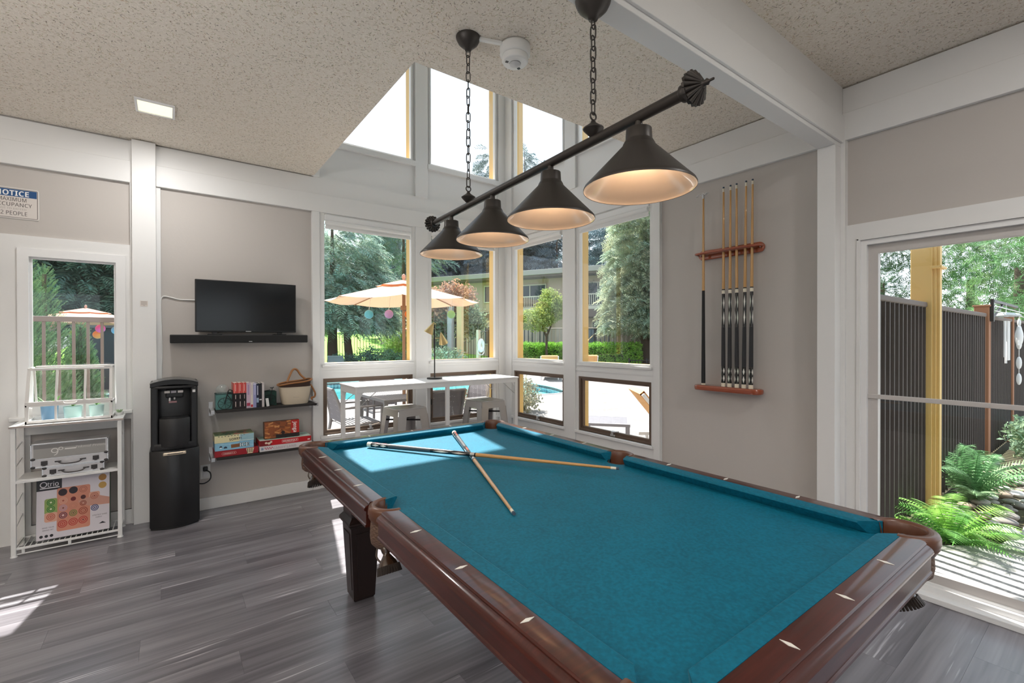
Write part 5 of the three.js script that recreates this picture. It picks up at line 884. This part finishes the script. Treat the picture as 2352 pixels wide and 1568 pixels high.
// ---- pool terrace furniture ----
const alu2 = std(lin(0.20, 0.195, 0.20), 0.5, 0.25);
{
  const mkTable = (label, pos, ry, w, d, h, n, name, mat = alu2) => { const t = thing(name, label, 'table', pos, ry); part('rim', jamb(-w, w, -d, d, h - 0.035, h, 0.035).map((g) => g.rotateX(-Math.PI / 2)), mat, t); for (let i = 0; i < n; i++) { const x = -w + 0.05 + (i * (2 * w - 0.1)) / (n - 1); part('slat', bb(x - (w / n) * 0.58, x + (w / n) * 0.58, h - 0.012, h - 0.002, -d + 0.03, d - 0.03), mat, t); } for (const x of [-1, 1]) for (const z of [-1, 1]) part('leg', rb(x * (w - 0.03) - 0.025, x * (w - 0.03) + 0.025, 0, h - 0.02, z * (d - 0.03) - 0.025, z * (d - 0.03) + 0.025, 0.004), mat, t); return t; };
  mkTable('slatted grey metal patio table with the beige umbrella through its middle', [-0.62, G, -1.5], 0, 0.52, 0.5, 0.72, 30, 'patio_table');
  mkTable('low slatted grey side table on the terrace beside the orange lounger', [1.5, G, 0.28], 0.7, 0.3, 0.3, 0.38, 17, 'side_table', std(lin(0.27, 0.265, 0.29), 0.55, 0.3));
  const meshTex = canvasTex(128, 128, (g, w, h) => { g.fillStyle = '#7a777b'; g.fillRect(0, 0, w, h); g.fillStyle = '#5d5a5f'; for (let i = 0; i < 16; i++) for (let j = 0; j < 16; j++) g.fillRect(i * 8 + 2, j * 8 + 2, 4, 4); g.fillStyle = '#e8e8ea'; for (let i = 0; i < 9; i++) g.fillRect(rnd() * w, rnd() * h, 3, 3); });
  const sling = std('#ffffff', 0.8, 0, { map: rep(meshTex, 0.28) });
  const chair = (label, pos, ry) => {
    const t = thing('patio_chair', label, 'chair', pos, ry, 'grey chairs round the patio table');   // faces +z
    for (const s of [-1, 1]) {
      const x = s * 0.27; part('side_frame', [rod(V(x, 0, 0.24), V(x, 0.62, 0.26), 0.018), tube([[x, 0, -0.36], [x, 0.4, -0.24], [x, 0.62, -0.27], [x, 0.86, -0.36]], 0.02, 24, 8), rb(x - 0.025, x + 0.025, 0.61, 0.635, -0.28, 0.28, 0.006), rod(V(x, 0.4, -0.24), V(x, 0.4, 0.25), 0.016)], alu2, t);
    }
    for (let i = 0; i < 11; i++) part('seat_slat', rb(-0.25, 0.25, 0.405, 0.417, -0.23 + i * 0.044, -0.203 + i * 0.044, 0.002), alu2, t);
    const n = 6; const p = []; const at = (k) => [0.44 + k * 0.42, -0.245 - 0.11 * k * k]; for (let i = 0; i < n; i++) { const [y0, z0] = at(i / n), [y1, z1] = at((i + 1) / n); p.push(bb(-0.25, 0.25, 0, Math.hypot(y1 - y0, z1 - z0), -0.004, 0.004).rotateX(Math.atan2(z1 - z0, y1 - y0)).translate(0, y0, z0)); }
    part('back_sling', p, sling, t); part('back_bar', rod(V(-0.27, 0.86, -0.36), V(0.27, 0.86, -0.36), 0.018), alu2, t); return t;
  };
  const c = chair('grey patio chair at the left of the patio table, seen from the side', [-1.32, G, -1.55], Math.PI / 2);
  copy(c, 'grey patio chair with its dark mesh back towards the window', [-0.62, G, -0.72], Math.PI);
  copy(c, 'grey patio chair at the right of the patio table', [0.22, G, -1.42], -Math.PI / 2);
  copy(c, 'grey patio chair behind the patio table, nearest the pool', [-0.62, G, -2.3], 0);
  const far = copy(c, 'grey armchair by the shrubs on the far side of the pool', [1.85, G, -13.4], 2.6); far.userData.group = undefined; delete far.userData.group;
  // umbrellas
  const canopyM = new THREE.MeshPhysicalMaterial({ color: lin(0.62, 0.40, 0.24), roughness: 0.9, transmission: 0.35, thickness: 0, side: THREE.DoubleSide }), orangeM = new THREE.MeshPhysicalMaterial({ color: lin(0.62, 0.20, 0.07), roughness: 0.9, transmission: 0.35, thickness: 0, side: THREE.DoubleSide });
  const poleM = std(lin(0.33, 0.19, 0.11), 0.5);
  const umbrella = (label, pos, R, rim, apex, turn, m) => {
    const t = thing('patio_umbrella', label, 'umbrella', pos, turn), p = [], v = [], edge = [];
    for (let i = 0; i < 8; i++) { const a = (i / 8) * 6.2832, b = ((i + 1) / 8) * 6.2832; for (let j = 0; j < 8; j++) { const r0 = j / 8, r1 = (j + 1) / 8, y = (r) => apex - (apex - rim) * (0.25 * r + 0.75 * r) - 0.0 * r, sag = (r, k) => y(r) - 0.03 * r * Math.sin(Math.PI * k); for (let k = 0; k < 4; k++) { const f = (r, q) => { const A = V(Math.cos(a), 0, Math.sin(a)).lerp(V(Math.cos(b), 0, Math.sin(b)), q); return [A.x * R * r, sag(r, q), A.z * R * r]; }; p.push(...f(r0, k / 4), ...f(r1, (k + 1) / 4), ...f(r1, k / 4), ...f(r0, k / 4), ...f(r0, (k + 1) / 4), ...f(r1, (k + 1) / 4)); if (j < 3) { const fv = (r, q) => { const e = f(r * 0.95, q); return [e[0], e[1] + 0.03 + (r > 0.35 ? 0.012 * Math.sin(q * 12.57) : 0), e[2]]; }; v.push(...fv(r0, k / 4), ...fv(r1, (k + 1) / 4), ...fv(r1, k / 4), ...fv(r0, k / 4), ...fv(r0, (k + 1) / 4), ...fv(r1, (k + 1) / 4)); } } }
      edge.push(rod(V(Math.cos(a) * R * 0.3, apex - (apex - rim) * 0.3 - 0.02, Math.sin(a) * R * 0.3), V(Math.cos(a) * R, rim - 0.005, Math.sin(a) * R), 0.008, 6)); }
    part('canopy', triGeo(p), m, t); part('vent', triGeo(v), orangeM, t);
    edge.forEach((g) => part('rib', g, poleM, t)); part('pole', cyl(0.024, 0.024, G, apex, 0, 0, 12), poleM, t); part('hub', cyl(0.05, 0.045, rim - 0.12, rim - 0.06, 0, 0, 12), poleM, t);
    part('finial', lathe([[0, apex + 0.11], [0.022, apex + 0.095], [0.03, apex + 0.06], [0.018, apex + 0.03], [0.022, apex + 0.02], [0.03, apex]].reverse(), 14), std(lin(0.55, 0.32, 0.24), 0.5), t); return t;
  };
  umbrella('large beige umbrella over the patio table, seen through the bay windows', [-0.66, 0, -1.5], 1.05, 1.925, 2.2, 0.36, canopyM);
  umbrella('smaller orange umbrella far across the pool, below the beige one', [7.3, 0, -17.0], 1.35, 1.9, 2.3, 0.2, orangeM);
  umbrella('orange umbrella seen behind the railing through the left window', [-5.01, 0, -11.67], 1.45, 1.84, 2.2, 0.25, new THREE.MeshPhysicalMaterial({ color: lin(0.7, 0.3, 0.14), roughness: 0.9, transmission: 0.35, thickness: 0, side: THREE.DoubleSide }));
  umbrella('orange umbrella whose tip shows beside the cue rack window edge', [9.75, 0, -3.1], 1.5, 2.2, 2.6, 0.1, orangeM);
  // paper lanterns
  const lantern = (label, p, c, r, top, group) => { const t = thing('paper_lantern', label, 'lantern', p, 0, group), m = new THREE.MeshPhysicalMaterial({ color: c, roughness: 0.9, transmission: 0.45, thickness: 0 }); const pts = []; for (let i = 0; i <= 24; i++) { const a = -Math.PI / 2 + (i / 24) * Math.PI; pts.push([Math.max(0.002, Math.cos(a) * r * (1 + (i % 2 ? 0.012 : -0.012))), Math.sin(a) * r]); } part('shade', lathe(pts, 24), m, t); part('string', rod(V(0, r * 0.9, 0), V(0.02, top, 0), 0.003, 5), M.whitePlastic, t); };
  const L1 = 'paper lanterns under the beige umbrella', L2 = 'paper lanterns under the umbrella by the left window';
  lantern('light blue paper lantern hanging from the beige umbrella', [-1.23, 1.72, -1.28], lin(0.16, 0.62, 0.76), 0.056, 0.22, L1); lantern('lilac paper lantern hanging from the beige umbrella', [-1.04, 1.72, -1.09], lin(0.62, 0.42, 0.72), 0.055, 0.22, L1);
  lantern('orange paper lantern hanging from the beige umbrella', [-0.7, 1.735, -1.25], lin(0.85, 0.28, 0.04), 0.055, 0.24, L1); lantern('green paper lantern hanging from the beige umbrella', [-0.22, 1.735, -0.95], lin(0.42, 0.72, 0.36), 0.055, 0.22, L1);
  [['pink paper lantern seen between the railing bars of the left window', -5.57, 1.66, -11.4, lin(0.75, 0.3, 0.62)], ['lime green paper lantern seen between the railing bars of the left window', -5.17, 1.56, -11.2, lin(0.42, 0.65, 0.16)], ['blue paper lantern seen between the railing bars of the left window', -4.35, 1.64, -10.8, lin(0.2, 0.5, 0.75)], ['orange paper lantern seen between the railing bars of the left window', -4.72, 1.53, -11, lin(0.85, 0.3, 0.05)], ['magenta paper lantern beside the orange one at the left window', -4.66, 1.68, -10.9, lin(0.8, 0.1, 0.45)]].forEach(([s, x, y, z, c]) => lantern(s, [x, y, z], c, 0.1, 0.24, L2));
  // loungers
  const orangeCloth = std(lin(0.78, 0.42, 0.16), 0.85);
  const lounger = (label, pos, ry, group) => { const t = thing('sun_lounger', label, 'sun lounger', pos, ry, group); for (const s of [-1, 1]) part('side_rail', [rb(s * 0.31 - 0.02, s * 0.31 + 0.02, 0.28, 0.32, -0.4, 1.15, 0.006), rod(V(s * 0.31, 0, -0.25), V(s * 0.31, 0.3, -0.3), 0.018), rod(V(s * 0.31, 0, 0.95), V(s * 0.31, 0.3, 1.0), 0.018), rod(V(s * 0.31, 0.31, -0.05), V(s * 0.31, 0.86, -0.5), 0.02)], M.whiteMetal, t); part('seat_sling', rb(-0.29, 0.29, 0.305, 0.315, -0.05, 1.12, 0.003), std(lin(0.2, 0.2, 0.22), 0.8), t); part('back_sling', bb(-0.29, 0.29, 0, 0.7, -0.006, 0.006).rotateX(-0.68).translate(0, 0.315, -0.05), std(lin(0.14, 0.14, 0.16), 0.8), t); part('towel', [bb(-0.29, 0.29, 0.18, 0.72, 0.006, 0.03).rotateX(-0.68).translate(0, 0.315, -0.05), bb(-0.29, 0.29, 0.3, 0.72, -0.03, -0.006).rotateX(-0.68).translate(0, 0.315, -0.05), bb(-0.29, 0.29, 0.70, 0.725, -0.03, 0.03).rotateX(-0.68).translate(0, 0.315, -0.05)], orangeCloth, t); return t; };
  const l0 = lounger('white sun lounger with an orange towel beside the low slatted table', [1.55, G, 1.35], 0.9);
  copy(l0, 'sun lounger with a raised orange back in front of the bright hedge', [8.0, G, -8.3], 2.4); copy(l0, 'second sun lounger with orange back, farther right before the hedge', [9.4, G, -7.7], 2.4);
}
{ // railing outside the left window: every bar its own piece
  const tan = std(lin(0.15, 0.115, 0.098), 0.6), t = thing('railing', 'brown metal railing with upright bars outside the left window', 'railing', [0, 0, -2.0]);
  part('top_rail', rb(-6.2, -3.1, 1.585, 1.64, -0.03, 0.03, 0.008), tan, t); part('bottom_rail', rb(-6.2, -3.1, 0.06, 0.1, -0.02, 0.02, 0.004), tan, t);
  for (let i = 0; i < 29; i++) part('bar', rb(-6.19 + i * 0.1105, -6.165 + i * 0.1105, 0.08, 1.6, -0.0125, 0.0125, 0.002), tan, t);
}
{ // dark shed behind the railing, low black fences, lifebuoy, posts
  const shed = thing('shed', 'dark low shed behind the umbrella, seen through the left window', 'shed', [-4.1, 0, -14.5]); part('walls', bb(-1.3, 1.6, G, 1.75, -0.8, 0.8), std(lin(0.03, 0.035, 0.045), 0.7), shed); part('roof', rb(-1.45, 1.75, 1.75, 1.83, -0.95, 0.95, 0.01), std(lin(0.09, 0.08, 0.08), 0.8), shed); part('door', bb(-0.4, 0.45, G, 1.65, 0.8, 0.83), std(lin(0.045, 0.05, 0.06), 0.6), shed);
  const iron = std(lin(0.02, 0.018, 0.018), 0.6);
  const picket = (label, a, b, top, pitch, ground = G) => { const t = thing('picket_fence', label, 'fence'), A = V(a[0], 0, a[1]), B = V(b[0], 0, b[1]), L = A.distanceTo(B), n = Math.round(L / pitch), d = B.clone().sub(A).normalize(), list = []; const at = (s, y) => A.clone().addScaledVector(d, s).setY(y); for (const y of [top - 0.05, ground + 0.15]) part('rail', rod(at(0, y), at(L, y), 0.02, 6), iron, t); for (let i = 0; i <= n; i++) list.push(rod(at((i * L) / n, ground), at((i * L) / n, top), 0.013, 5)); part('pickets', list, iron, t, stuff); for (let i = 0; i <= 3; i++) part('post', rod(at((i * L) / 3, ground), at((i * L) / 3, top + 0.05), 0.045, 6), iron, t); };
  picket('black picket fence before the sunny lawn, behind the pool shrubs', [2.4, -22.2], [8.3, -18.1], 1.76, 0.16);
  picket('black picket fence continuing right, behind the flowering bush', [8.3, -18.1], [11.9, -15.6], 1.85, 0.14);
  picket('low black picket fence at the right end of the bright hedge', [14.46, -9.9], [16.2, -8.2], 0.42, 0.14);
  const tim = std(lin(0.42, 0.36, 0.33), 0.85), gf = thing('board_fence', 'grey upright board fence between the hedge and the building', 'fence');
  { const A = V(13.16, 0, -18.23), B = V(18.9, 0, -10.7), L = A.distanceTo(B), d = B.clone().sub(A).normalize(), ang = -Math.atan2(d.z, d.x), n = 40; for (let i = 0; i < n; i++) { if (Math.abs(i - 20) < 2.5) continue; const m = part('board', rb(-0.085, 0.085, G, 1.98 + (i % 3) * 0.01, -0.012, 0.012, 0.003), tim, gf); m.position.copy(A).addScaledVector(d, (i + 0.5) * L / n); m.rotation.y = ang; } const gt = part('gate', rb(-0.45, 0.45, G, 2.0, -0.02, 0.02, 0.004), std(lin(0.10, 0.14, 0.19), 0.5), gf); gt.position.copy(A).addScaledVector(d, 20.5 * L / n); gt.rotation.y = ang; part('top_rail', rod(V(13.16, 2.02, -18.23), V(18.9, 2.02, -10.7), 0.035, 6), tim, gf); }
  const lp = thing('lifebuoy', 'white lifebuoy hung on a post across the pool', 'lifebuoy', [6.2, 0, -10.35], 0.65); part('ring', new THREE.TorusGeometry(0.2, 0.065, 12, 32).translate(0, 1.16, 0.1), M.whitePlastic, lp); part('rope', tube([[-0.27, 1.1, 0.1], [-0.33, 0.9, 0.1], [-0.2, 0.82, 0.12], [0.2, 0.84, 0.12], [0.33, 0.95, 0.1], [0.27, 1.1, 0.1]], 0.015, 40, 6), M.whitePlastic, lp); part('post', rb(-0.14, 0.1, G, 1.75, -0.05, 0.04, 0.006), std(lin(0.6, 0.47, 0.32), 0.7), lp); part('hook', rod(V(0, 1.4, 0), V(0, 1.42, 0.12), 0.02, 6), M.chrome, lp);
  single('yellow_post', 'yellow timber post behind the flowering bush across the pool', 'post', rb(-0.11, 0.11, G, 2.9, -0.11, 0.11, 0.006), std(lin(0.68, 0.5, 0.25), 0.7), [6.35, 0, -12.0], 0.6);
  single('fence_post', 'grey concrete post left of the yellow post across the pool', 'post', rb(-0.13, 0.13, G, 2.9, -0.1, 0.1, 0.006), std(lin(0.4, 0.39, 0.38), 0.9), [6.05, 0, -12.25], 0.6);
}
{ // apartment building
  const t = thing('apartment_building', 'two-storey tan apartment building with balconies beyond the hedge', 'building', [12.42, 0, -28.79], -1.097);
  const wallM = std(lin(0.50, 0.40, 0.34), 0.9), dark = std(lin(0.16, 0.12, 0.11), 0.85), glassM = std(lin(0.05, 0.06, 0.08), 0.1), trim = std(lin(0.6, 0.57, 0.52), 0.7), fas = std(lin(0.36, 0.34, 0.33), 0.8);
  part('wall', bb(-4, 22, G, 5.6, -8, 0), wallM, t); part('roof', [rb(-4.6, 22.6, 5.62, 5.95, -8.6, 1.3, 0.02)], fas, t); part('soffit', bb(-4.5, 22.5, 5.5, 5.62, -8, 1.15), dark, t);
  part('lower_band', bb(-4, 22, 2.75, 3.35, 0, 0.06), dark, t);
  const win = (x0, x1, y0, y1, n) => { const w = part('window', jamb(x0, x1, y0, y1, 0, 0.1, 0.08), trim, t); part('pane', bb(x0 + 0.07, x1 - 0.07, y0 + 0.07, y1 - 0.07, 0.02, 0.05), glassM, w); const b = []; for (let i = 1; i < n; i++) { const x = x0 + ((x1 - x0) * i) / n; b.push(bb(x - 0.03, x + 0.03, y0, y1, 0.04, 0.09)); } b.forEach((g) => part('mullion', g, trim, w)); };
  win(0.3, 1.6, 3.6, 5.1, 2); win(3.0, 4.2, 4.0, 5.2, 2); win(5.9, 7.0, 4.0, 5.25, 2); win(5.9, 7.0, 1.0, 2.35, 2); win(8.3, 10.75, 3.4, 5.15, 2); win(8.0, 11.0, G, 2.2, 3); win(13.9, 15.3, G, 2.55, 2); win(1.0, 4.5, 0.4, 2.3, 3); win(13.2, 15.4, 3.4, 5.1, 2);
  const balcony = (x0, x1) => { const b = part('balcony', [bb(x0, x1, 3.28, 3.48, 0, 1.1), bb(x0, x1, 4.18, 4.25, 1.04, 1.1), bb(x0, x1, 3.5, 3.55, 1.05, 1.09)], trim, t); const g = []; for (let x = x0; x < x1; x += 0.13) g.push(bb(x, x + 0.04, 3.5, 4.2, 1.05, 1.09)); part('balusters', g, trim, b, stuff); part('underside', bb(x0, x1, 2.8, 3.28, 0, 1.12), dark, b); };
  balcony(-1.5, 3.2); balcony(7.6, 11.4); balcony(12.6, 17.4);
}
// ---- plants ----
const hazedGreen = lin(0.33, 0.43, 0.34), deep = lin(0.18, 0.26, 0.23), farHazed = lin(0.20, 0.25, 0.27);  // distant foliage greens lightened so the colour carries the haze
conifer('large feathery cedar left of the beige umbrella, behind the pool', [2.4, 0, -16.1], 7.2, 2.55, 1.9, 3000, hazedGreen, undefined, { size: 0.8, pow: 0.3, k: 0.55, second: [[0.6, G, 0.6], [0.3, 3, 0.5]], trunk: 0.25 });
conifer('dark pine whose branches reach into the sky gap above the umbrella', [9.3, 0, -24.5], 11.5, 2.6, 6.6, 420, deep, undefined, { whorl: true, size: 1.0, pow: 0.5 });
[[14.5, -35.5, 15, 'dark pine far behind the building, leftmost of its group'], [18.0, -37, 15.2, 'dark pine far behind the building, second from the left'], [21.2, -37.2, 15.5, 'dark pine far behind the building, third from the left'], [22.4, -33, 14.6, 'dark pine far behind the building, fourth from the left']].forEach(([x, z, h, s], i) => conifer(s, [x, 0, z], h, 3.2, 2.5, 1500, farHazed, 'dark pines behind the building', { size: 1.3, pow: 0.4 }));
[[23.4, -38.1, 19.3, 'tall tree top low at the left in the upper bay window'], [24.7, -37.1, 22.2, 'tallest tree top beside the bay corner in the upper window'], [26.5, -33.3, 21.8, 'pointed tree top just right of the bay corner'], [29.1, -33.8, 20.6, 'shorter tree top at the right in the upper window']].forEach(([x, z, h, s]) => conifer(s, [x, 0, z], h, 3.4, 4, 1300, lin(0.14, 0.19, 0.17), 'tall trees reaching the upper windows', { size: 1.4, pow: 0.6, whorl: true }));
conifer('blue-grey fir rising behind the roof beside the second bay window', [27.3, 0, -35], 13.2, 3.4, 4, 1100, farHazed, undefined, { size: 1.3, pow: 0.5 });
conifer('dark fir with open branches above the building roof', [27.8, 0, -29.8], 15.5, 3.2, 5, 800, farHazed, undefined, { size: 1.3, whorl: true, pow: 0.4 });
conifer('spruce with layered branches left of the big conifer by the cue rack', [21.9, 0, -17.2], 12.5, 3.6, 4.5, 900, lin(0.12, 0.18, 0.19), undefined, { whorl: true, size: 1.15, pow: 0.6 });
conifer('large grey-green conifer seen through the window nearest the cue rack', [17.1, 0, -11.0], 10.5, 2.1, 1.9, 2600, lin(0.42, 0.48, 0.34), undefined, { size: 0.8, pow: 0.35, k: 0.55 });  // this conifer and the next: haze paleness put into the leaf colour
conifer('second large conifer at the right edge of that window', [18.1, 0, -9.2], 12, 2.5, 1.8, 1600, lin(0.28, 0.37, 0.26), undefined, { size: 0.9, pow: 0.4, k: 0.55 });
broadTree('maple_tree', 'maple with coppery pink and green leaves beside the pool', 'tree', [6.3, 0, -12.8], [[[0, G, 0], [0, 1.6, 0], 0.09, 0.06], [[0, 1.3, 0], [-0.9, 2.8, 0.2], 0.05, 0.02], [[0, 1.4, 0], [0.8, 3.2, 0], 0.05, 0.02]], [[-0.7, 2.9, 0, 0.9, 0.6, 0.7, 130], [0.3, 3.2, 0, 0.9, 0.55, 0.7, 120]], 0.3, lin(0.48, 0.3, 0.2), undefined);
broadTree('maple_tree', 'green-leaved tree under the coppery maple across the pool', 'tree', [6.9, 0, -13.2], [[[0, G, 0], [0, 1.8, 0], 0.08, 0.05]], [[-0.9, 2.1, 0, 0.9, 0.7, 0.6, 130], [0.5, 2.3, 0.1, 0.85, 0.9, 0.6, 150]], 0.3, lin(0.28, 0.33, 0.2), undefined);
broadTree('shrub', 'pale flowering bush in front of the yellow post', 'shrub', [5.05, 0, -10.9], null, [[0, 0.55, 0, 0.95, 0.5, 0.6, 240]], 0.16, lin(0.42, 0.48, 0.33), undefined);
[[2.35, -14.2, 0.75, 'dark shrub at the far left across the pool'], [3.1, -13.7, 1.0, 'broad dark shrub below the cedar across the pool'], [3.75, -13.2, 0.85, 'rounded shrub left of the umbrella pole across the pool'], [4.4, -12.9, 0.8, 'low shrub right of the umbrella pole across the pool']].forEach(([x, z, h, s], i) => broadTree('shrub', s, 'shrub', [x, 0, z], null, [[0, h * 0.5, 0, 0.62, h * 0.62, 0.5, 230]], 0.15, [lin(0.12, 0.2, 0.17), lin(0.11, 0.19, 0.15), lin(0.17, 0.28, 0.16), lin(0.16, 0.26, 0.15)][i]));
broadTree('shrub', 'sunlit bush behind the picket fence left of the lantern', 'shrub', [6.4, 0, -18.3], null, [[0, 1.2, 0, 1.0, 1.0, 0.6, 200]], 0.22, lin(0.35, 0.5, 0.16));
broadTree('small_tree', 'rounded yellow-green tree in front of the balcony', 'tree', [12.6, 0, -13.8], [[[0, G, 0], [0, 1.7, 0], 0.08, 0.06], [[0, 1.5, 0], [-0.6, 2.6, 0], 0.05, 0.03], [[0, 1.5, 0], [0.5, 2.8, 0.2], 0.05, 0.03]], [[-0.7, 2.4, 0, 0.95, 0.55, 0.7, 220], [0.35, 3.05, 0, 0.9, 0.75, 0.7, 240], [0.2, 3.75, 0, 0.45, 0.3, 0.4, 40]], 0.24, lin(0.38, 0.46, 0.14));
{ // clipped hedge
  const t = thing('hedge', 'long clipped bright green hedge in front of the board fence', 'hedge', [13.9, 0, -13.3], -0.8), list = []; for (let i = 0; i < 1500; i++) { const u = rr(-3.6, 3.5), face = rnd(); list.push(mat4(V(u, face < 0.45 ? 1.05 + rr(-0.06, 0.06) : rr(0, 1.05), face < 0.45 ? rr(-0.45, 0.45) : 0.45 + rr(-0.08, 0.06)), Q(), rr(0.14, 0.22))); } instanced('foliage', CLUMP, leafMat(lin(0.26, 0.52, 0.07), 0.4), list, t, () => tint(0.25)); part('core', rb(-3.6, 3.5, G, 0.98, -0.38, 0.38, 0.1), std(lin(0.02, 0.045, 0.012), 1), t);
}
broadTree('shrub', 'twiggy grey-green bush on the terrace at the pool edge', 'shrub', [2.2, G, -2.9], null, [[0, 0.36, 0, 0.75, 0.36, 0.4, 230], [-0.75, 0.3, 0.2, 0.5, 0.3, 0.35, 120]], 0.13, lin(0.36, 0.36, 0.26), undefined);
// arborvitae and dark trees through the left window
[[-5.1, -5.35, 3.2, 0.5, 'bright green arborvitae at the left edge of the left window'], [-5.02, -6.75, 2.65, 0.46, 'second arborvitae just right of the first in the left window'], [-4.72, -8.1, 1.72, 0.36, 'short arborvitae between the railing bars of the left window']].forEach(([x, z, h, r, s]) => conifer(s, [x, 0, z], h, r, 0, 2600, lin(0.15, 0.27, 0.12), 'arborvitaes outside the left window', { up: 1.8, size: 0.15, pow: 0.7, trunk: 0.05, geo: FLAT, name: 'arborvitae' }));
[[-5.7, -17.3, 'dark tree in the middle behind the railing umbrella'], [-7.6, -19.3, 'dark tree behind the arborvitaes in the left window'], [-3.9, -18, 'dark tree at the right edge of the left window']].forEach(([x, z, s], i) => conifer(s, [x, 0, z], 8.5, 2.8, 1.9, 1500, [lin(0.13, 0.24, 0.18), lin(0.12, 0.21, 0.17), lin(0.13, 0.23, 0.17)][i], 'dark trees behind the left window', { size: 1.0, pow: 0.3 }));
// trees over the fin fence, through the sliding door
[[13.2, 0.2, 'dark green leafy tree left of the yellow post over the dark fence'], [14.2, 1.9, 'leafy green tree right of the yellow post over the dark fence'], [12.2, 3.0, 'bright leafy tree at the right over the dark fence'], [16.5, 3.6, 'leafy tree farthest right over the dark fence']].forEach(([x, z, s], i) => broadTree('leafy_tree', s, 'tree', [x, 0, z], [[[0, G, 0], [0, 3, 0], 0.14, 0.08]], [[0, 3.1, 0, 1.6, 1.9, 1.1, 420], [0.3, 4.6, 0.2, 1.5, 1.3, 1.1, 200], [-0.3, 1.8, 0.2, 1.3, 0.8, 1.0, 160]], 0.42, [lin(0.07, 0.15, 0.07), lin(0.13, 0.28, 0.09), lin(0.19, 0.36, 0.14), lin(0.12, 0.26, 0.1)][i], 'leafy trees over the dark fence', FLAT, 0.45));
renderer.render(scene, camera);
